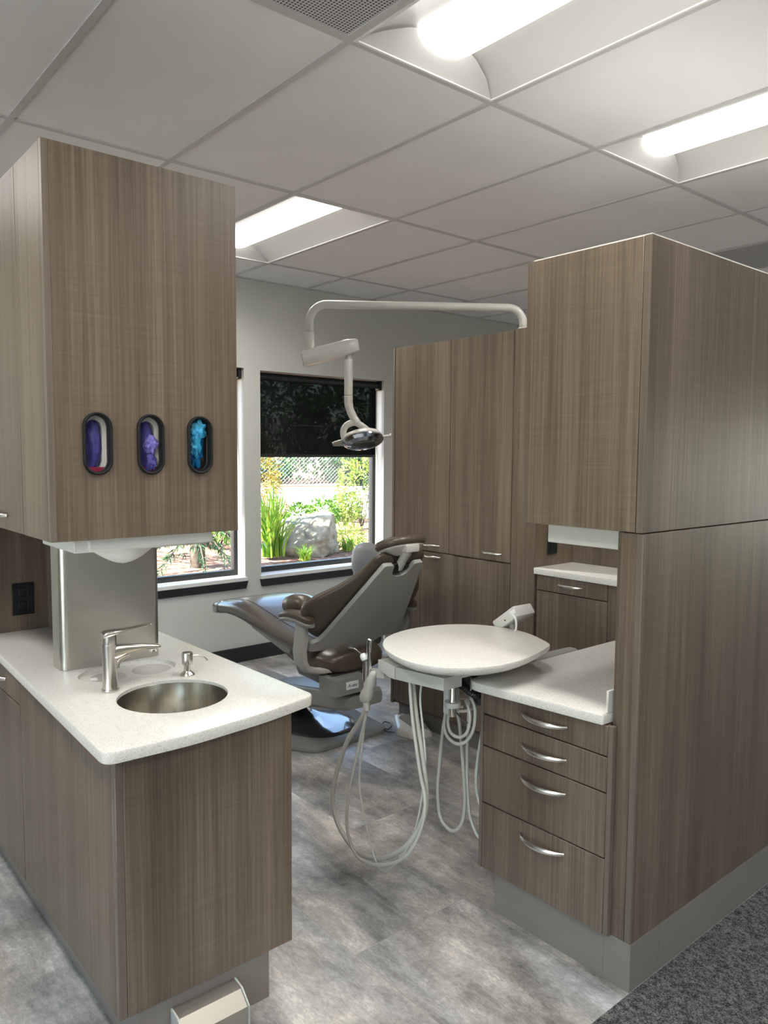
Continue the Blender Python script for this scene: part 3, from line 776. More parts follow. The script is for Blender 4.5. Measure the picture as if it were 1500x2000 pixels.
t = thing('upper_cabinet', 'tall wood upper cabinet on top of the partition above the drawers', 'cabinet', (2.4, 1.3, 1.2825))
rz0, rz1 = 1.2825, 2.056
put('rear_panel', bx(3.001, 4.4, 1.1265, 1.188, rz0, rz1), WOOD, t)
put('side_panel', bx(tx0, 4.4, 1.105, 1.125, rz0, rz1, bev=.001), WOOD, t, label='broad side panel facing the walkway')
put('front_edge', bx(tx0-.003, tx0+.016, 1.1052, 1.1262, rz0, rz1), EDGE, t)
put('door', bx(tx0-.003, tx0+.016, 1.1285, 1.494, rz0, rz1, bev=.001), WOOD, t)
put('end_panel', bx(tx0+.002, 3.0, 1.4965, 1.515, rz0-.002, rz1+.001), EDGE, t)
put('body', bx(tx0+.018, 2.99, 1.127, 1.495, rz0+.006, rz1-.004), WOOD, t, smooth=False)
put('top_trim', bx(tx0+.002, 2.99, 1.108, 1.494, rz1, rz1+.004), WHITEP, t, label='pale top board')
t = thing('under_cabinet_dispenser', 'pale beige dispenser panel hanging under the upper cabinet by the partition', 'dispenser', (2.0, 1.35, 1.225))
put('housing', bx(1.90, 2.25, 1.20, 1.455, 1.226, 1.2882, bev=.003), CREAM, t)
put('front_plate', bx(1.886, 1.899, 1.192, 1.466, 1.222, 1.2805, bev=.002), CREAM, t)

# far tall cabinet and niche cabinet
fxx = 2.74
t = thing('tall_cabinet', 'tall grey-brown wood cabinet with doors standing beside the dental chair', 'cabinet', (3.0, 2.75, 0))
put('body', bx(fxx+.021, 3.29, 2.345, 3.19, .10, 2.052), WOOD, t, smooth=False)
put('left_edge', bx(fxx-.002, fxx+.02, 3.176, 3.192, .10, 2.055), EDGE, t)
put('end_panel', bx(fxx-.001, 3.29, 2.198, 2.340, .0, 2.058, bev=.001), WOOD, t)
for (a, b, z0, z1, hy, hz) in ((2.752, 3.174, .982, 2.053, 2.877, 1.014), (2.345, 2.749, .982, 2.053, 2.457, 1.015), (2.962, 3.174, .12, .977, 3.02, .95), (2.714, 2.959, .12, .977, 2.870, .955), (2.345, 2.711, .12, .974, None, None)):
    d_ = put('door', bx(fxx, fxx+.02, a, b, z0, z1, bev=.001), WOOD, t)
    if hy: bow_handle(d_, fxx, (-1, 0, 0), (fxx, hy, hz), ln=.12, out=.024, r=.005)
put('plinth', bx(fxx+.05, 3.28, 2.345, 3.18, 0, .10), KICK, t, smooth=False)

t = thing('niche_cabinet', 'wood base cabinet with one drawer over a door in the niche beside the tall cabinet', 'cabinet', (3.0, 1.8, 0))
put('body', bx(fxx+.021, 3.29, 1.20, 2.197, .10, .948), WOOD, t, smooth=False)
dr = put('drawer', bx(fxx, fxx+.02, 1.815, 2.184, .880, .947, bev=.0015), WOOD, t); bow_handle(dr, fxx, (-1, 0, 0), (fxx, 2.0, .917), ln=.13, out=.026, r=.005)
put('door', bx(fxx, fxx+.02, 1.815, 2.184, .12, .876, bev=.0015), WOOD, t)
put('filler', bx(fxx, fxx+.02, 1.20, 1.812, .12, .947), WOOD, t)
put('back_panel', bx(3.02, 3.05, 1.20, 2.197, .980, 2.05), WOOD, t)
put('plinth', bx(fxx+.05, 3.28, 1.20, 2.19, 0, .10), KICK, t, smooth=False)
tag(put('niche_countertop', slab(round_poly([(fxx-.012, 1.20), (3.019, 1.20), (3.019, 2.1975), (fxx-.012, 2.1975)], [.005, 0, 0, .005]), .950, .979, ease=.005), QUARTZ), 'short white quartz counter in the niche beside the tall cabinet', 'countertop')
t = thing('wall_outlet', 'black outlet plate on the tall cabinet side above the niche counter', 'outlet', (2.86, 2.197, 1.04), 'black outlets')
put('cover_plate', bx(2.825, 2.893, 2.1915, 2.1975, 1.030, 1.145, bev=.002), BLACKP, t)
for dz in (1.063, 1.112): put('socket', bx(2.845, 2.873, 2.190, 2.193, dz-.016, dz+.016, bev=.003), BLACKP, t)

# ------------------------------------------------------------------ dental chair
XC = 2.33
chair = thing('dental_chair', 'dental patient chair in brown upholstery with a grey back shell, facing the windows', 'dental chair', (XC, 3.5, 0))
V = Vector
def ycurve(rows, e=3.0, n=32, xc=XC):
    return [super_ring((xc, y, (zt+zb)/2), (1, 0, 0), (0, 0, 1), hw, (zt-zb)/2, n, e) for y, zt, zb, hw in rows]
def dense(rows, k=4):
    out = []
    pts = catmull([V(r[:3]) for r in rows], k); ex = catmull([V(tuple(r[3:])+(0,)*(3-len(r[3:]))) for r in rows], k)
    return [tuple(p)+tuple(q)[:len(rows[0])-3] for p, q in zip(pts, ex)]
plate = [(2.126, 3.044), (2.563, 3.044), (2.615, 3.09), (2.705, 3.96), (2.69, 4.36), (2.55, 4.50), (2.12, 4.50), (1.985, 4.36), (1.975, 3.96), (2.055, 3.16)]
put('base_plate', slab(round_poly(plate, .03), 0, .024, ease=.006), GREYM, chair, label='flat grey base plate')
bm = B(); rings = []
for k, z in ((1.0, .0245), (.985, .030), (.95, .033), (.80, .036), (.60, .039), (.45, .05), (.34, .09)):
    rings.append(super_ring((2.345, 3.66+(1-k)*.12, z), (1, 0, 0), (0, 1, 0), .245*k, .54*k, 44, 2.5))
put('base_cover', loft(bm, rings), GLOSSD, chair, label='glossy dark cover over the base')
def rrect(y, z0, z1, hw, xc=XC, r=.03, n=5):
    return [(p.x, y, p.y) for p in round_poly([(xc-hw, z0), (xc+hw, z0), (xc+hw, z1), (xc-hw, z1)], r, n)]
put('lift_arm', loft(B(), [rrect(y, a, b, h, r=.022) for y, a, b, h in ((2.905, .236, .300, .105), (2.93, .228, .310, .118), (3.15, .190, .292, .125), (3.45, .125, .245, .130), (3.75, .06, .17, .130), (3.9, .04, .11, .12))]), GREYM, chair, label='grey sloping lift arm')
put('upper_link', loft(B(), [rrect(y, a, b, h, xc=2.29, r=.014) for y, a, b, h in ((2.935, .352, .398, .12), (2.96, .340, .405, .135), (3.25, .35, .41, .13), (3.3, .36, .40, .11))]), DGREY, chair)
bb = put('badge_box', loft(B(), [[(2.225+s*hw, y, z) for s, z in ((-1, zb), (1, zb), (1.06, zt), (-1.06, zt))] for y, zb, zt, hw in ((2.892, .322, .402, .088), (3.02, .306, .405, .094))]), GREYM, chair, smooth=False)
put('badge', bx(2.196, 2.272, 2.889, 2.8925, .346, .384, bev=.0012), BADGE, bb, label='small white badge')
cu = bpy.data.curves.new('badge_lettering', 'FONT'); cu.body = 'A-dec'; cu.size = .024; cu.extrude = .0004; cu.align_x = 'CENTER'; cu.align_y = 'CENTER'; cu.shear = .25
tmp = bpy.data.objects.new('lettering_source', cu); COL.objects.link(tmp)
me_t = bpy.data.meshes.new_from_object(tmp.evaluated_get(bpy.context.evaluated_depsgraph_get())); bpy.data.objects.remove(tmp)
me_t.materials.clear(); me_t.materials.append(INK)
ct = bpy.data.objects.new('badge_lettering', me_t); COL.objects.link(ct); ct.parent = bb
ct.location = V((2.234, 2.8885, .365))-ORIG[bb.name]; ct.rotation_euler = (PI/2, 0, 0)
# seat and leg rest
rows = [(3.06, .548, .50, .22), (3.10, .562, .470, .245), (3.35, .594, .505, .255), (3.57, .636, .536, .258), (3.76, .660, .558, .255), (3.95, .636, .556, .245), (4.06, .615, .532, .228), (4.12, .596, .524, .20), (4.150, .570, .535, .15)]
leg = put('leg_rest', loft(B(), ycurve(dense(rows), 4.2)), LEATHER2, chair, angle=None, label='long brown padded leg rest')
put('foot_cover', loft(B(), ycurve(dense([(3.985, .6325, .5475, .243), (4.063, .6165, .5300, .2295), (4.123, .5975, .5220, .2015), (4.1535, .571, .534, .151)]), 4.2)), plain('clear_vinyl', (.16, .17, .17), .10, coat=.6), leg, angle=None, label='shiny vinyl cover over the foot end')
for u in (-.165, .165):
    L_ = []
    for y, zt, zb, hw in dense(rows, 3)[3:-5]:
        L_.append((XC+u*(hw/.25), y, (zt+zb)/2+(zt-zb)/2*(1-.66**4.2)**(1/4.2)))
    put('seam', tube(B(), L_, .0018, 6), BLACKP, leg)
put('seat_cushion', loft(B(), ycurve(dense([(2.955, .47, .425, .10), (2.975, .505, .40, .16), (3.05, .53, .378, .205), (3.2, .55, .385, .225), (3.35, .56, .43, .22), (3.5, .56, .5, .2)]), 2.6)), LEATHER, chair, angle=None)
put('leg_frame', loft(B(), [[(XC+s*h, y, z) for s, z in ((-1, a), (1, a), (1, b), (-1, b))] for y, a, b, h in ((3.12, .452, .49, .20), (3.3, .475, .52, .235), (3.60, .545, .56, .24), (3.63, .552, .562, .2))]), GREYM, chair)
# backrest
Ob, Tb, Nb = V((XC, 2.955, .585)), V((0, -.620, .785)), V((0, .785, .620))
def bk(u, s, n): return Ob+V((u, 0, 0))+Tb*s+Nb*n
rows = [(-.03, .17, .02, .045, .0), (-.015, .235, .034, .048, .01), (.03, .300, .044, .050, .025), (.10, .342, .050, .054, .04), (.165, .352, .050, .056, .045), (.24, .318, .045, .052, .035), (.33, .246, .038, .045, .015), (.42, .186, .032, .040, .005), (.49, .160, .029, .036, 0), (.53, .146, .024, .034, 0), (.546, .118, .012, .034, 0)]
P1 = catmull([V(r[:3]) for r in rows], 4); P2 = catmull([V((r[3], r[4], 0)) for r in rows], 4)
rings = []
for (s, hw, th), (n0, wg, _) in zip(P1, P2):
    ring = []
    for p in super_ring((0, 0, 0), (1, 0, 0), (0, 1, 0), hw, th, 40, 2.7):
        notch = max(0, 1-abs(p.x)/.07)*max(0, (s-.44)/.11)*.09
        ring.append(bk(p.x, s-notch, n0+p.y+wg*(abs(p.x)/max(hw, .01))**3))
    rings.append(ring)
put('backrest', loft(B(), rings), LEATHER, chair, angle=None, label='brown winged backrest cushion')
ol = [(-.118, .515), (-.245, .045), (-.262, .018), (-.292, .006), (-.296, -.05), (-.22, -.058), (-.12, -.034), (-.035, -.026), (-.045, -.10), (-.055, -.175), (.07, -.185), (.095, -.06), (.13, -.02), (.20, -.022), (.27, -.03), (.285, .02), (.245, .045), (.118, .515), (.062, .515), (.048, .455), (.02, .437), (-.02, .437), (-.048, .455), (-.062, .515)]
ol2 = [(p.x, p.y) for p in round_poly(ol, [.012, .03, .012, .01, .02, .05, .06, .01, .02, .012, .012, .02, .03, .03, .02, .02, .02, .012, .012, .02, .02, .02, .02, .012], 4)]
bm = plate_holes([[(u, s, 0) for u, s in ol2]], (0, 0, .022))
bmesh.ops.subdivide_edges(bm, edges=[e for e in bm.edges if e.calc_length() > .08], cuts=3, use_grid_fill=True)
bmesh.ops.triangulate(bm, faces=bm.faces)
for v in bm.verts:
    u, s, n = v.co; ridge = .010*max(0, 1-abs(abs(u)-.10-.12*max(0, .5-s)*.5)/.05)*0
    bulge = .016*max(0, 1-(u/.3)**2)
    v.co = bk(u, s, n-.002-bulge)
put('back_shell', bm, GREYP, chair, angle=math.radians(30), label='smooth grey shell behind the backrest')
# headrest
Hc, Hu, Hn = V((XC, 2.655, 1.072)), V((1, 0, 0)), V((0, .34, .94)).normalized(); Hd = Hn.cross(Hu).normalized()
def hr(rows, e=2.5): return loft(B(), [super_ring(Hc+Hn*h, Hu, Hd, .128*k, .092*k, 36, e) for h, k in rows])
hd = put('headrest', hr([(-.022, .70), (-.020, .88), (-.012, .97), (.0, 1.0), (.010, .98), (.019, .92), (.024, .8), (.024, .5), (.02, .2)]), LEATHER, chair, angle=None, label='oval brown headrest pad')
put('headrest_shell', hr([(-.056, .18), (-.052, .34), (-.042, .56), (-.030, .76), (-.021, .88), (-.018, .88)]), CREAM, hd, angle=None)
nk = put('neck_bracket', tube(B(), catmull([(XC, 2.600, 1.052), (XC, 2.612, 1.03), (XC, 2.640, .995), (XC, 2.668, .955)], 5), [.026]*6+[.023]*5+[.024]*5, 14, flat=.8), CREAM, chair)
put('bracket_block', bx(XC-.038, XC+.044, 2.568, 2.625, 1.040, 1.078, bev=.007, seg=2), CREAM, nk)
put('release_lever', tube(B(), [(XC-.03, 2.66, .985), (XC-.055, 2.66, 1.0), (XC-.075, 2.66, 1.012)], .007, 10), BLACKP, nk)
put('neck_boot', loft(B(), ycurve([(2.645, .985, .965, .03), (2.655, .99, .945, .055), (2.69, .98, .93, .06), (2.71, .965, .935, .03)], 2.4)), BLACKP, chair, angle=None)
# arms
for s in (-1, 1):
    xa = XC+s*.322
    rows = [(2.905, .713, .690, .016), (2.925, .722, .684, .030), (3.0, .738, .690, .036), (3.07, .735, .692, .036), (3.13, .718, .688, .033), (3.165, .700, .680, .022), (3.175, .692, .684, .01)]
    ar = put('armrest', loft(B(), [rrect_ for rrect_ in [[(p[0], p[1], p[2]) for p in super_ring((xa, y, (a+b)/2-.006), (1, 0, 0), (0, 0, 1), h*.95, (a-b)/2*.8, 20, 2.6)] for y, a, b, h in [(r[0], r[1]-.012, r[2]-.010, r[3]) for r in rows]]]), GREYM, chair)
    put('arm_pad', loft(B(), [super_ring((xa, y, (a+b)/2+.005), (1, 0, 0), (0, 0, 1), h, (a-b)/2*1.05, 20, 2.4) for y, a, b, h in rows]), LEATHER, ar, label='brown arm pad')
    path = [(s*.318, .69, .046, .012), (s*.322, .64, .045, .016), (s*.324, .60, .045, .018), (s*.318, .54, .044, .02), (s*.312, .49, .042, .02), (s*.285, .452, .036, .018), (s*.22, .430, .03, .014), (s*.13, .42, .03, .012)]
    rings = []
    for i, (u, z, hy, th) in enumerate(path):
        a = path[max(i-1, 0)]; b = path[min(i+1, len(path)-1)]; d = V((b[0]-a[0], 0, b[1]-a[1])).normalized(); nn = V((d.z, 0, -d.x))
        rings.append(super_ring((XC+u, 2.995+.02*(i > 2), z), nn, (0, 1, 0), th, hy, 20, 3.5))
    put('arm_post', loft(B(), rings), GREYM if s > 0 else GREYP, ar, label='curved grey post under the armrest')
    put('side_bolster', loft(B(), [super_ring((XC+s*.275, y, z), (1, 0, 0), (0, 0, 1), w, h, 20, 2.2) for y, z, w, h in ((3.00, .745, .03, .03), (3.04, .757, .05, .047), (3.10, .757, .055, .050), (3.16, .745, .05, .042), (3.20, .735, .02, .02))]), LEATHER, chair, angle=None)

# wheeled stool behind the chair
t = thing('stool', 'wheeled operator stool with rounded grey backrest, standing behind the dental chair by the window', 'stool', (3.34, 4.0, 0))
for k in range(5):
    a = 2*PI*k/5+.8; ex, ey = 3.34+.25*math.cos(a), 4.0+.25*math.sin(a)
    put('base_spoke', loft(B(), [super_ring((3.34+r*math.cos(a), 4.0+r*math.sin(a), z), (-math.sin(a), math.cos(a), 0), (0, 0, 1), w, h, 12, 3) for r, z, w, h in ((.02, .10, .025, .02), (.25, .075, .016, .012))]), CHROME, t)
    put('caster', lathe(B(), [(0, -.02), (.024, -.02), (.028, -.012), (.028, .012), (.024, .02), (0, .02)], (ex, ey, .028), 20, axis=(-math.sin(a), math.cos(a), 0)), BLACKP, t)
    put('caster_stem', lathe(B(), [(0, 0), (.008, 0), (.008, .03), (0, .03)], (ex, ey, .045), 10), BLACKP, t)
put('gas_lift', lathe(B(), [(0, .06), (.03, .06), (.03, .25), (.018, .25), (.018, .47), (0, .47)], (3.34, 4.0, 0), 20), CHROME, t)
put('seat', lathe(B(), [(0, .46), (.16, .46), (.185, .475), (.195, .505), (.185, .535), (.15, .55), (0, .552)], (3.34, 4.0, 0), 36), STOOL, t)
put('back_support', tube(B(), catmull([(3.34, 4.0, .45), (3.28, 4.12, .46), (3.23, 4.16, .58), (3.22, 4.12, .74)], 5), .014, 10), CHROME, t)
put('backrest', loft(B(), [super_ring((3.235, 4.04, z), (.96, -.28, 0), (.28, .96, 0), w, d, 24, 2.4) for z, w, d in ((.655, .03, .02), (.665, .075, .035), (.70, .098, .046), (.77, .104, .05), (.83, .094, .046), (.87, .066, .036), (.883, .025, .015))]), STOOL, t, angle=None, label='rounded grey backrest')

# foot control
fc = [(2.600, 2.985), (2.620, 2.880), (2.735, 2.842), (2.782, 2.950), (2.786, 3.12), (2.72, 3.15)]
t = thing('foot_control', 'grey wedge-shaped foot pedal on the floor in front of the chair base', 'foot pedal', (2.72, 2.99, 0))
ccw = fc if sum(fc[i][0]*fc[(i+1) % 6][1]-fc[(i+1) % 6][0]*fc[i][1] for i in range(6)) > 0 else fc[::-1]
rp = round_poly(ccw, .02)
bm = B(); rings = []
for d, f in ((.0, 0), (-.0, .3), (.008, .75), (.03, 1.0)):
    rings.append([(p.x, p.y, .002+f*(.035+.12*max(0, (p.y-2.85))*.6)) for p in inset(rp, d)])
put('housing', loft(bm, rings), CREAM, t)
put('rubber_foot', slab([tuple(p) for p in inset(rp, .004)], .0, .0022, ease=.0005), BLACKP, t)
q = [V((2.66, 2.90)), V((2.735, 2.885)), V((2.765, 2.97)), V((2.76, 3.07)), V((2.69, 3.07))]
put('pedal', loft(B(), [[(p.x, p.y, zo+.002+(.035+.12*max(0, p.y-2.85)*.6)) for p in round_poly([tuple(v) for v in q], .015)] for zo in (-.004, .008)]), GREYM, t, label='darker pedal plate')
put('cable', tube(B(), catmull([(2.60, 3.00, .012), (2.595, 3.06, .006), (2.62, 3.13, .006), (2.67, 3.16, .01), (2.66, 3.09, .014), (2.61, 3.06, .01), (2.602, 3.075, .012)], 6), .0035, 8), DGREY, t)

# ------------------------------------------------------------------ delivery unit with round table
t = thing('delivery_table', 'rounded quartz instrument table on an arm, hung with looping grey hoses', 'dental delivery unit', (1.82, 1.76, 0))
tp = [(1.594, 1.900), (1.548, 1.800), (1.533, 1.690), (1.567, 1.592), (1.645, 1.525), (1.75, 1.497), (1.87, 1.507), (1.985, 1.540), (2.035, 1.562), (2.066, 1.608), (2.108, 1.715), (2.108, 1.828), (2.055, 1.935), (1.956, 2.002), (1.823, 2.023), (1.690, 1.988)]
tp = [(p.x, p.y) for p in catmull([V((x, y, 0)) for x, y in tp], 5, closed=True)]
put('tabletop', slab(tp, .829, .86, ease=.004, under=.022), QUARTZ, t, label='rounded speckled white top')
put('control_head', bx(1.66, 1.99, 1.62, 1.93, .795, .8285, bev=.01, seg=2), GREYP, t)
# extruded bar, thicker towards the cap
def quadloft(rows): return loft(B(), [[(x0, y, z0), (x1, y, z0), (x1, y, z1), (x0, y, z1)] for y, x0, x1, z0, z1 in rows])
put('holder_bar', quadloft([(1.622, 1.602, 1.68, .773, .812), (1.81, 1.572, 1.65, .771, .810)]), GREYP, t, angle=math.radians(20), label='grey bar under the table edge')
put('bar_cap', quadloft([(1.812, 1.571, 1.65, .770, .812), (1.84, 1.567, 1.646, .774, .818), (1.892, 1.568, 1.63, .790, .818), (1.904, 1.585, 1.61, .794, .812)]), CREAM, t)
put('support_arm', loft(B(), [super_ring((x, y, .75), (0, 1, 0), (0, 0, 1), .03, .022, 14, 3) for x, y in ((1.78, 1.72), (2.0, 1.715), (2.35, 1.70))]), GREYM, t)
put('arm_mount', bx(2.30, 2.42, 1.656, 1.74, .62, .742, bev=.006), GREYM, t)
put('swivel', lathe(B(), [(0, 0), (.04, 0), (.04, .07), (0, .07)], (1.80, 1.72, .728), 24), DGREY, t)
put('holder_post', lathe(B(), [(0, 0), (.010, 0), (.0125, .004), (.0125, .05), (.010, .055), (.010, .118), (0, .118)], (1.70, 1.68, .658), 24), NICKEL, t)
put('post_collar', lathe(B(), [(.012, 0), (.026, 0), (.026, .016), (.012, .016)], (1.70, 1.68, .690), 24), GREYP, t)
put('post_bracket', bx(1.68, 1.73, 1.69, 1.735, .750, .798, bev=.004), BLACKP, t)
put('hanger_bracket', bx(1.70, 1.755, 1.70, 1.725, .655, .775, bev=.004), GREYP, t)
put('cup_holder', lathe(B(), [(0, 0), (.03, 0), (.036, .01), (.036, .05), (0, .05)], (1.86, 1.715, .66), 24), DGREY, t)
put('cup_holder', lathe(B(), [(0, 0), (.026, 0), (.03, .01), (.03, .04), (0, .04)], (1.84, 1.745, .715), 24), GREYP, t)
# hoses
def hose(pts, r, mat=HOSE, nm='hose', k=6): return put(nm, tube(B(), catmull(pts, k), r, 12), mat, t, angle=None)
yz = lambda x, L: [(x, y, z) for y, z in L]
A_ = [(1.784, .775), (1.763, .651), (1.732, .526), (1.711, .4), (1.736, .306), (1.813, .198), (1.931, .111), (2.058, .078), (2.164, .121), (2.202, .204), (2.18, .308), (2.105, .465), (2.005, .590), (1.975, .655)]
hose([(1.62-.033*max(0, i-8)/5, y, z) for i, (y, z) in enumerate(A_)], .0085)
B_ = [(1.774, .776), (1.758, .657), (1.722, .502), (1.692, .396), (1.719, .286), (1.791, .179), (1.92, .101), (2.033, .086), (2.086, .158), (2.081, .273), (2.035, .436), (1.985, .59), (1.970, .655)]
hose([(1.60-.012*i/12, y, z) for i, (y, z) in enumerate(B_)], .0055)
C_ = [(1.759, .772), (1.761, .698), (1.737, .587), (1.726, .489), (1.753, .31), (1.81, .183), (1.887, .094), (1.941, .093), (1.998, .217), (2.027, .354), (2.000, .53), (1.975, .63), (1.970, .66)]
hose([(1.64-.055*i/12, y, z) for i, (y, z) in enumerate(C_)], .0036)
D_ = [(1.84, .70), (1.848, .628), (1.872, .534), (1.89, .38), (1.896, .285), (1.882, .205), (1.842, .177), (1.805, .185), (1.774, .228), (1.763, .304), (1.773, .419), (1.792, .556), (1.806, .616), (1.81, .70)]
hose(yz(1.85, D_), .006)
hose(yz(1.86, [(1.76, .70), (1.76, .637), (1.763, .565), (1.765, .421), (1.753, .281), (1.728, .219), (1.697, .199), (1.672, .26), (1.668, .45), (1.69, .68)]), .0055)
hose(yz(1.88, [(1.70, .70), (1.71, .60), (1.735, .45), (1.74, .36), (1.72, .30), (1.69, .30), (1.675, .40), (1.68, .68)]), .0055)
hose(yz(1.80, [(1.752, .69), (1.798, .646), (1.817, .579), (1.806, .537), (1.762, .52), (1.715, .541), (1.682, .593), (1.676, .66), (1.70, .70)]), .0055)
hose(yz(1.78, [(1.735, .69), (1.759, .652), (1.78, .602), (1.767, .562), (1.726, .557), (1.690, .586), (1.680, .646), (1.70, .69)]), .0055)
hose([(1.72, 1.735, .672), (1.76, 1.70, .656), (1.81, 1.69, .66), (1.83, 1.72, .675), (1.79, 1.75, .68), (1.74, 1.74, .668), (1.77, 1.70, .668)], .005)
hose([(1.755, 1.74, .66), (1.78, 1.71, .62), (1.80, 1.68, .60)], .003, DGREY, 'cable')
cp = catmull([(1.695, 1.70, .778), (1.722, 1.692, .766), (1.752, 1.680, .742), (1.79, 1.674, .713), (1.86, 1.676, .688)], 26)
put('corrugated_hose', tube(B(), cp, [.0125 if i % 4 < 2 else .0102 for i in range(len(cp))], 14), BLACKP, t, label='black corrugated hose')
# holder and instruments
put('holder_arm', quadloft([(1.885, 1.588, 1.620, .752, .786), (1.95, 1.592, 1.622, .742, .768), (1.985, 1.600, 1.622, .740, .760)]), CREAM, t)
hb = put('suction_handpiece', lathe(B(), [(0, .0), (.0092, 0), (.0102, .03), (.0092, .09), (.0080, .135), (.0068, .136), (0, .130)], (1.588, 1.966, .733), 20, axis=(.0, -.03, .999)), CHROME, t, label='shiny metal suction tube')
put('valve_body', loft(B(), [super_ring((1.583, 1.960-(z-.70)*.40, z), (1, 0, 0), (0, 1, 0), r, r*1.15, 18, 2.2) for z, r in ((.650, .006), (.655, .016), (.672, .022), (.69, .021), (.705, .0165), (.72, .0195), (.735, .016), (.755, .012), (.768, .008))]), CREAM, hb, angle=None)
put('syringe_head', lathe(B(), [(0, -.012), (.009, -.012), (.0125, -.004), (.012, .006), (.008, .012), (0, .013)], (1.575, 1.976, .808), 18, axis=(0, .5, .87)), WHITEP, hb)
put('syringe_handle', lathe(B(), [(0, 0), (.008, 0), (.0095, .02), (.0085, .07), (0, .072)], (1.577, 1.970, .728), 18), CHROME, hb)
put('syringe_tip', tube(B(), catmull([(1.575, 1.980, .812), (1.575, 2.010, .822), (1.575, 2.029, .8255), (1.575, 2.054, .823)], 6), .0024, 10), CHROME, hb)
put('hose_strain_relief', lathe(B(), [(0, -.03), (.010, -.03), (.013, .0), (.012, .01), (0, .012)], (1.584, 1.972, .655), 16, axis=(0, .1, 1)), HOSE, hb)
# touch pad behind the table
a = V((0, -.80, .60)); c_ = V((0, .60, .80)); o_ = V((2.15, 1.815, .890))
def obox(o, ux, uy, uz, hx, hy, hz, bev=.006):
    bm = bx(-hx, hx, -hy, hy, -hz, hz, bev=bev, seg=2); M4 = Matrix((ux, uy, uz)).transposed()
    for v in bm.verts: v.co = M4 @ v.co + o
    return bm
tpd = put('touch_pad', obox(o_+c_*.004, V((1, 0, 0)), a, c_, .050, .062, .021), CREAM, t, label='tilted keypad rising behind the table')
put('keypad_face', obox(o_+c_*.026, V((1, 0, 0)), a, c_, .044, .055, .001, .0005), DGREY, tpd)
put('pad_label', obox(o_+V((-.0505, 0, 0))+a*.048+c_*.006, V((0, 0, 0))+a, c_, V((1, 0, 0)), .014, .008, .0008, .0003), WHITEP, tpd)
put('pad_hole', lathe(B(), [(0, 0), (.003, 0), (.003, .001), (0, .001)], tuple(o_+V((-.0508, 0, 0))+c_*-.001), 12, axis=(-1, 0, 0)), BLACKP, tpd)
put('pad_cable', tube(B(), catmull([tuple(o_+V((-.052, 0, 0))+a*.046+c_*-.002), (2.085, 1.752, .905), (2.09, 1.755, .868), (2.10, 1.785, .842)], 6), .004, 10), WHITEP, tpd)
put('pad_arm', tube(B(), [(2.14, 1.82, .875), (2.13, 1.80, .84), (2.05, 1.80, .812), (1.95, 1.80, .812)], .012, 12), GREYP, t)

# ------------------------------------------------------------------ dental light
t = thing('dental_light', 'cream dental operating light on a long bent boom above the chair', 'dental light', (2.95, 2.47, 2.052))
put('mast_base', lathe(B(), [(0, .0005), (.05, .0005), (.05, .014), (.03, .02), (.0225, .05), (0, .05)], (2.95, 2.47, 2.052), 28), CREAM, t)
dirb = (V((2.115, 3.08, 0))-V((2.95, 2.47, 0))).normalized()
p0 = V((2.95, 2.47, 2.10)); p1 = V((2.115, 3.08, 0)); zb = 2.196
pts = [p0]+[V((2.95, 2.47, zb-.075))+dirb*.075*(1-math.cos(q))+V((0, 0, .075*math.sin(q))) for q in [PI/2*i/8 for i in range(9)]]
pts += [V((p1.x, p1.y, zb-.085))-dirb*.085*(1-math.cos(q))+V((0, 0, .085*math.sin(q))) for q in [PI/2*i/10 for i in range(10, -1, -1)]]
pts += [V((p1.x, p1.y, 2.06))]
put('boom', tube(B(), pts, .0195, 20), CREAM, t, angle=None, label='long cream boom bent down at both ends')
put('boom_sleeve', lathe(B(), [(0, 0), (.0125, 0), (.013, .012), (.021, .022), (.0222, .032), (.0222, .085), (.0195, .087), (0, .087)], (p1.x, p1.y, 1.975), 28), CREAM, t)
# knuckle arm
k0 = V((p1.x, p1.y, 1.952)); k1 = V((2.255, 2.945, 1.990)); ax = (k1-k0).normalized(); lat = V((0, 0, 1)).cross(ax).normalized(); up = ax.cross(lat)
rows = [(-.035, .024, .030, -.012), (-.03, .030, .036, -.010), (.06, .030, .036, -.004), (.16, .030, .036, .0), (.19, .030, .036, .002), (.235, .026, .030, .004), (.242, .018, .024, .004)]
put('knuckle_arm', loft(B(), [[tuple(k0+ax*s+lat*x*w+up*(z*h+dz)) for x, z in ((-1, -.8), (-.8, -1), (.8, -1), (1, -.8), (1, .8), (.8, 1), (-.8, 1), (-1, .8))] for s, w, h, dz in rows]), CREAM, t, angle=math.radians(50), label='short square arm')
T0 = V((2.252, 2.952, 0))
put('tube_neck', lathe(B(), [(0, 0), (.0135, 0), (.0135, .05), (0, .05)], (T0.x, T0.y, 1.925), 20), CREAM, t)
put('drop_tube', lathe(B(), [(0, 0), (.0205, 0), (.0205, .165), (.0195, .169), (.015, .172), (0, .172)], (T0.x, T0.y, 1.765), 28), CREAM, t)
Lx = V((.766, -.643, 0)); Fw = V((.643, .766, 0))
def Q(a, b, z): return V((T0.x, T0.y, 0))+Lx*a+Fw*b+V((0, 0, z))
put('elbow', tube(B(), catmull([Q(0, 0, 1.763), Q(.001, 0, 1.725), Q(.010, 0, 1.690), Q(.028, 0, 1.655), Q(.045, 0, 1.632)], 6), [.0205]*9+[.0195]*8+[.018]*8, 20), CREAM, t, angle=None)
put('yoke', tube(B(), catmull([Q(-.002, .015, 1.545), Q(-.020, .012, 1.565), Q(-.024, .005, 1.595), Q(-.008, 0, 1.622), Q(.03, 0, 1.636), Q(.06, .004, 1.622), Q(.095, .02, 1.596), Q(.12, .03, 1.57)], 6), .0125, 14, flat=1.3), CREAM, t, angle=None)
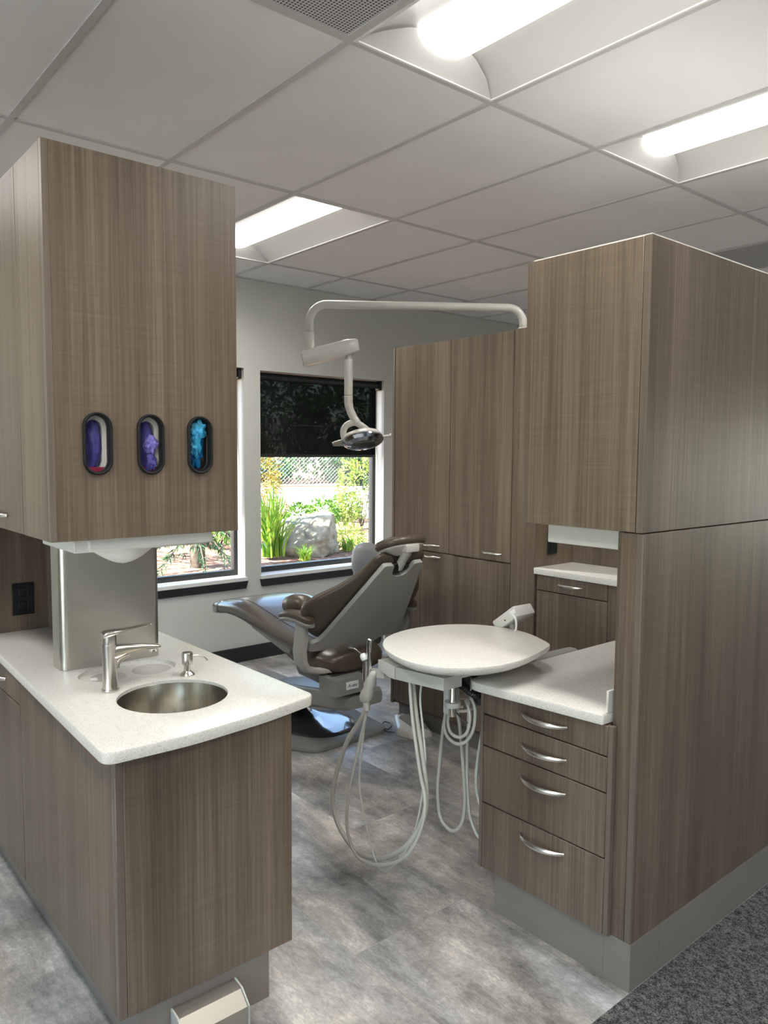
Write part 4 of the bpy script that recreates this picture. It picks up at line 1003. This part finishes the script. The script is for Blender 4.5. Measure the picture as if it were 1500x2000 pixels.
hc = Q(.070, -.005, 1.553); nf = V((-.30, -.52, -.80)).normalized()
la = (Lx+V((0, 0, .22))).normalized(); la = (la-nf*la.dot(nf)).normalized(); lb_ = nf.cross(la)
def head(rows, e=2.4, sh=0): return loft(B(), [super_ring(hc+nf*h+la*sh, la, lb_, .100*k, .066*k2, 40, e) for h, k, k2 in rows])
hd = put('lamp_head', head([(-.044, .15, .15), (-.042, .40, .42), (-.034, .68, .70), (-.020, .90, .90), (-.004, 1.0, 1.0), (.004, 1.0, 1.0)]), CREAM, t, angle=None, label='oval lamp head')
put('reflector', head([(.0045, 1.0, 1.0), (.010, .97, .97), (.022, .84, .80), (.031, .6, .55), (.034, .3, .25)], 2.2), SMOKE, hd, angle=math.radians(8), label='mirrored reflector')
put('lens_panel', obox(hc+nf*.0325+la*.015, la, lb_, nf, .040, .022, .0025, .002), DGREY, hd)
put('grip_handle', loft(B(), [super_ring(hc+la*s+nf*-.002, lb_, nf, w, .005, 14, 3) for s, w in ((-.085, .028), (-.11, .022), (-.135, .018), (-.148, .012))]), CREAM, hd)
put('grip_handle', lathe(B(), [(0, 0), (.006, 0), (.0055, .04), (.010, .041), (.010, .047), (0, .047)], tuple(hc+la*.092), 16, axis=tuple(la)), CREAM, hd)
put('switch', lathe(B(), [(0, 0), (.006, 0), (.006, .004), (0, .004)], tuple(hc+la*.045-nf*.034), 12, axis=tuple(-nf)), BLACKP, hd)

# ------------------------------------------------------------------ garden outside
gz = lambda y: .03*y
MULCH = mottled('bark_mulch', [(.10, .045, .028), (.24, .13, .09), (.42, .28, .21)], 14, bump=.8)
PATHM = mottled('concrete_path', [(.52, .50, .47), (.62, .60, .57)], 6, bump=.1)
ROCK = mottled('boulder_stone', [(.085, .085, .065), (.19, .185, .145), (.31, .30, .25)], 5, detail=8, bump=.8)
BARK = mottled('tree_bark', [(.05, .04, .032), (.14, .11, .09)], 12)
GREEN1 = leaf_mat('shrub_leaf', (.05, .16, .015), (.20, .36, .05)); GREEN2 = leaf_mat('iris_leaf', (.10, .26, .02), (.30, .46, .06))
GREEN3 = leaf_mat('conifer_needle', (.015, .055, .022), (.05, .13, .05)); GREEN4 = leaf_mat('hedge_leaf', (.03, .11, .025), (.12, .24, .06))
OCHRE = leaf_mat('ochre_leaf', (.20, .14, .02), (.42, .33, .06)); YG = leaf_mat('yellow_green_leaf', (.14, .22, .03), (.36, .42, .09))
bm = B(); nx, ny = 40, 30; vs = []
from mathutils import noise as mnoise
for j in range(ny+1):
    row = []
    for i in range(nx+1):
        x = -14+i*44/nx; y = 4.95+j*26/ny*(j/ny*.6+.4); row.append(bm.verts.new((x, y, gz(y)+.05*mnoise.noise(V((x*.6, y*.6, 0)))-.03)))
    vs.append(row)
for j in range(ny):
    for i in range(nx): bm.faces.new((vs[j][i], vs[j][i+1], vs[j+1][i+1], vs[j+1][i]))
struct(put('garden_ground', bm, MULCH), 'garden bed of reddish bark mulch outside the windows')
bm = B(); P = [(-5, 17.3), (20, 5.6), (27, 14.6), (-5, 19.9)]
loft(bm, [[(x, y, gz(y)+dz) for x, y in P] for dz in (-.05, .055)])
struct(put('garden_path', bm, PATHM, smooth=False), 'pale concrete path crossing the garden outside')
struct(put('paved_forecourt', bx(-40, XL-.2, -30, 4.8, -.1, -.02), PATHM, smooth=False), 'pale paving outside the left window')  # unseen slab added to reflect sun up onto the ceiling
struct(put('paved_side_yard', bx(XR+.2, 40, YF-.15, 4.6, -.1, -.02), PATHM, smooth=False), 'pale paving outside the side window')  # another unseen slab, added to throw light in through the side window

def leaf(bm, p, d, side, ln, wd, droop=.15):
    d = d.normalized(); s = d.cross(side).normalized()*wd/2; up = s.cross(d).normalized()
    a = bm.verts.new(p); b = bm.verts.new(p+d*ln*.45+s+up*wd*.12); c = bm.verts.new(p+d*ln-V((0, 0, ln*droop))); e = bm.verts.new(p+d*ln*.45-s+up*wd*.12)
    bm.faces.new((a, b, c)); bm.faces.new((a, c, e))
def rnd_dir(rg):
    while True:
        v = V((rg.uniform(-1, 1), rg.uniform(-1, 1), rg.uniform(-1, 1)))
        if .05 < v.length < 1: return v.normalized()
def foliage(c, rad, n, ln, wd, seed, lump=.25, low=-.8):
    rg = random.Random(seed); bm = B(); c = V(c)
    for _ in range(n):
        d = rnd_dir(rg)
        if d.z < low: continue
        k = (1+lump*mnoise.noise(d*2.3+V((seed, 0, 0)))*1.6)*rg.uniform(.55, 1.0)**.5
        p = c+V((d.x*rad[0], d.y*rad[1], d.z*rad[2]))*k
        leaf(bm, p, (d+rnd_dir(rg)*.8), rnd_dir(rg), ln*rg.uniform(.7, 1.3), wd*rg.uniform(.7, 1.2))
    return bm
def stems(c, z0, rad, n, seed, r=.008):
    rg = random.Random(seed); bm = B(); c = V(c)
    for _ in range(n):
        d = rnd_dir(rg); d.z = abs(d.z)+.3
        tip = c+V((d.x*rad[0], d.y*rad[1], d.z*rad[2]))*.6
        tube(bm, [V((c.x, c.y, z0)), V((c.x, c.y, z0))*.4+tip*.6+V((0, 0, .0)), tip], [r, r*.7, r*.3], 5)
    return bm
def shrub(name, label, x, y, rad, n, ln, wd, mat, seed, cat='shrub', group='shrubs in the garden outside'):
    z = gz(y); t = thing(name, label, cat, (x, y, z), group)
    put('foliage', foliage((x, y, z+rad[2]*.95), rad, n, ln, wd, seed), mat, t, smooth=False, recalc=False)
    put('stem', stems((x, y, z+rad[2]*.8), z-.03, rad, 7, seed), BARK, t)
    return t
shrub('garden_shrub', 'small bright green bush just behind the boulder outside', 6.95, 9.75, (.24, .24, .24), 900, .07, .03, GREEN1, 3)
shrub('garden_shrub', 'bright green bush between the spiky plant and the path outside', 6.0, 9.0, (.26, .22, .26), 900, .07, .03, GREEN1, 4)
shrub('garden_shrub', 'low round green bush alone at the near edge of the path outside', 8.15, 10.75, (.28, .28, .22), 900, .07, .03, GREEN1, 5)
shrub('garden_shrub', 'tall airy yellow-green shrub at the window edge below the blind', 7.55, 9.55, (.38, .36, .62), 1800, .075, .035, YG, 6)
shrub('garden_shrub', 'green bush seen through the window under the paper towel', 4.75, 9.0, (.32, .3, .28), 900, .08, .035, GREEN1, 8)
shrub('garden_shrub', 'low sprawling plant at the right foot of the boulder outside', 6.20, 8.15, (.22, .2, .12), 420, .12, .02, YG, 9)
shrub('maple_shrub', 'ochre drooping fine-leaved shrub at the window side above the spiky plant', 5.35, 9.5, (.55, .5, .80), 2600, .11, .018, OCHRE, 10)
shrub('ground_cover', 'dark green ground cover along the wall below the windows outside', 4.2, 6.5, (1.0, .40, .06), 700, .06, .02, GREEN4, 11, 'plant')

# spiky iris-like clump and grass tufts
def blades(name, label, x, y, n, h, w, spread, mat, seed):
    rg = random.Random(seed); z = gz(y); t = thing(name, label, 'plant', (x, y, z)); bm = B()
    for _ in range(n):
        a = rg.uniform(0, 2*PI); hh = h*rg.uniform(.55, 1.05); sp = spread*rg.uniform(.1, 1); b0 = V((x+rg.uniform(-.12, .12)*spread*2, y+rg.uniform(-.1, .1)*spread*2, z-.02))
        d = V((math.cos(a), math.sin(a), 0)); s = V((-d.y, d.x, 0)); L_ = []
        for k in range(6):
            q = k/5; L_.append((b0+d*sp*(q**1.8)+V((0, 0, hh*(q-.25*q**3*sp/spread))), w*(1-q**2.2)*.5+.0008))
        va = [(bm.verts.new(p-s*ww), bm.verts.new(p+d*ww*.3), bm.verts.new(p+s*ww)) for p, ww in L_]
        for k in range(5):
            for m in (0, 1): bm.faces.new((va[k][m], va[k][m+1], va[k+1][m+1], va[k+1][m]))
    put('blade_leaf', bm, mat, t, smooth=False, recalc=False)['kind'] = 'stuff'
    return t
t = blades('spiky_plant', 'tall spiky plant with long bright green sword leaves beside the boulder outside', 4.95, 8.0, 85, 1.0, .035, .45, GREEN2, 21)
rg = random.Random(5); bm = B()
for _ in range(5):
    a = rg.uniform(0, 6.28); e = V((4.95+.4*math.cos(a), 8.0+.3*math.sin(a), gz(8)+rg.uniform(.6, .85)))
    tube(bm, catmull([(4.95, 8.0, gz(8)+.1), (4.95+.15*math.cos(a), 8+.1*math.sin(a), gz(8)+.5), tuple(e)], 4), .004, 5)
put('flower_stalk', bm, plain('orange_flower', (.75, .22, .10), .6), t)['kind'] = 'stuff'
blades('grass_tuft', 'bright grass tuft at the foot of the boulder nearest the window', 5.12, 7.55, 70, .22, .014, .22, GREEN2, 22)
blades('grass_tuft', 'bright grass tuft right of the boulder, behind the chair headrest', 6.02, 7.9, 60, .26, .016, .25, GREEN2, 23)

# boulder
bm = B(); bmesh.ops.create_icosphere(bm, subdivisions=5, radius=1)
rgr = random.Random(12)
planes = [(rnd_dir(rgr), rgr.uniform(.62, .86)) for _ in range(16)]
for v in bm.verts:
    p = v.co.normalized(); r = 1.0
    for n_, d_ in planes:
        k = p.dot(n_)
        if k > .05: r = min(r, d_/k)
    r *= 1+.07*mnoise.fractal(p*3.5, .9, 2.0, 6)+.03*mnoise.noise(p*9)
    v.co = V((p.x*.52*r, p.y*.40*r, p.z*.46*r))
bmesh.ops.rotate(bm, verts=bm.verts, cent=(0, 0, 0), matrix=Matrix.Rotation(-.7, 3, 'Z'))
for v in bm.verts: v.co += V((5.48, 8.05, gz(8)+.11))
tag(put('boulder', bm, ROCK, angle=math.radians(25)), 'large grey angular boulder in the mulch outside the window', 'rock')

# conifer outside the left window
t = thing('conifer_tree', 'dark conifer with drooping branches outside the window under the glove cabinet', 'tree', (3.9, 7.9, gz(7.9)))
put('trunk', tube(B(), [(3.9, 7.9, gz(7.9)-.05), (3.92, 7.9, 1.6), (3.9, 7.92, 3.4), (3.9, 7.9, 4.5)], [.085, .07, .045, .01], 12), BARK, t)
rg = random.Random(31); bm = B(); bb_ = B()
for k in range(60):
    z0 = rg.uniform(.42, 4.2) if k > 18 else rg.uniform(.35, 1.1); a = rg.uniform(1.3, 5.0); ln = (1.35-.24*z0)*rg.uniform(.7, 1.1)
    tip = V((3.9+math.cos(a)*ln, 7.9+math.sin(a)*ln, z0-.25*ln)); base = V((3.9, 7.9, z0)); mid = (base+tip)/2+V((0, 0, .06))
    tube(bb_, [base, mid, tip], [.012, .008, .003], 5)
    for q in range(75):
        s = rg.uniform(.2, 1); p = base.lerp(mid, s*2) if s < .5 else mid.lerp(tip, s*2-1)
        dd = V((math.cos(a), math.sin(a), -.2))+rnd_dir(rg)*.8; dd.z -= .35
        leaf(bm, p, dd, rnd_dir(rg), rg.uniform(.07, .13), .014)
put('needle_foliage', bm, GREEN3, t, smooth=False, recalc=False); put('branch', bb_, BARK, t)['kind'] = 'stuff'

# hedge trees and chain link fence beyond the path
HT = [(6.2, 22.6, 'leafy hedge tree furthest along the fence behind the ochre shrub'), (9.4, 21.8, 'leafy hedge tree beyond the fence, second from the ochre shrub side'), (12.6, 20.9, 'leafy hedge tree beyond the fence above the middle of the path'), (15.6, 19.8, 'leafy hedge tree beyond the fence above the tall airy shrub'), (18.8, 18.6, 'leafy hedge tree beyond the fence behind the window edge'), (3.0, 23.6, 'leafy hedge tree behind the conifer')]
for k, (x, y, lb) in enumerate(HT):
    t = thing('hedge_tree', lb, 'tree', (x, y, gz(y)), 'trees beyond the fence')
    put('crown', foliage((x, y, gz(y)+1.75), (2.0, 1.5, 1.85), 4200, .20, .11, 50+k, .3, -1), GREEN4, t, smooth=False, recalc=False)
    put('trunk', tube(B(), [(x, y, gz(y)-.1), (x, y, gz(y)+2)], [.1, .05], 8), BARK, t)
x, y = 14.0, 18.2
t = thing('garden_tree', 'dark bushy young tree standing in front of the chain link fence', 'tree', (x, y, gz(y)))
put('crown', foliage((x, y, gz(y)+1.0), (.75, .7, .95), 2600, .16, .07, 77, .3, -1), GREEN3, t, smooth=False, recalc=False)
put('trunk', tube(B(), [(x, y, gz(y)-.1), (x, y, gz(y)+.8)], [.06, .04], 8), BARK, t)
t = thing('chain_link_fence', 'grey chain link fence on posts beyond the garden path', 'fence', (12, 19.3, gz(19.3)))
fa, fb = V((3, 21.4, 0)), V((22, 15.2, 0)); fd = (fb-fa); fl = fd.length; fd.normalize(); fh = 1.7
WIRE = plain('galvanised_wire', (.50, .52, .53), .4, metal=.6)
bm = B(); st = .11
def wire(u0, z0, u1, z1):
    a = fa+fd*u0; b = fa+fd*u1; a = V((a.x, a.y, gz(a.y)+z0)); b = V((b.x, b.y, gz(b.y)+z1))
    tube(bm, [a, b], .0035, 3)
u = -fh
while u < fl:
    for s in (1, -1):
        u0, u1 = (u, u+fh) if s > 0 else (u+fh, u)
        z0, z1 = 0.0, fh
        lo, hi = min(u0, u1), max(u0, u1)
        if lo >= 0 and hi <= fl: wire(u0, z0, u1, z1)
    u += st
put('wire_mesh', bm, WIRE, t, smooth=False)['kind'] = 'stuff'
for k in range(8):
    p = fa+fd*(fl*k/7); put('post', tube(B(), [(p.x, p.y, gz(p.y)-.1), (p.x, p.y, gz(p.y)+fh+.05)], .03, 10), WIRE, t)
put('top_rail', tube(B(), [(fa.x, fa.y, gz(fa.y)+fh), (fb.x, fb.y, gz(fb.y)+fh)], .022, 8), WIRE, t)

# ------------------------------------------------------------------ light
w = bpy.data.worlds.new('sky'); scene.world = w; w.use_nodes = True
nt = w.node_tree; bg = next(n for n in nt.nodes if n.type == 'BACKGROUND')
sky = N(nt, 'ShaderNodeTexSky'); sky.sky_type = 'NISHITA'; sky.sun_disc = False
sky.sun_elevation = math.radians(48); sky.sun_rotation = math.radians(-70); sky.air_density = 1.0; sky.dust_density = .8
nt.links.new(sky.outputs[0], bg.inputs[0]); bg.inputs[1].default_value = .5
sl = bpy.data.lights.new('sun', 'SUN'); sl.energy = 19.0; sl.angle = math.radians(.6); sl.color = (1, .95, .87)
so = bpy.data.objects.new('sun', sl); COL.objects.link(so)
to_sun = V((-.62, .09, .76)).normalized(); so.rotation_euler = (-to_sun).to_track_quat('-Z', 'Y').to_euler()
so.location = (0, 10, 20)

scene.view_settings.view_transform = 'Standard'; scene.view_settings.look = 'None'
scene.view_settings.gamma = 1.0; scene.view_settings.exposure = 1.15; scene.view_settings.use_curve_mapping = False
cy = scene.cycles
cy.use_denoising = True; cy.max_bounces = 12; cy.diffuse_bounces = 9; cy.glossy_bounces = 4; cy.transparent_max_bounces = 12
cy.sample_clamp_indirect = 6.0; cy.caustics_reflective = False; cy.caustics_refractive = False
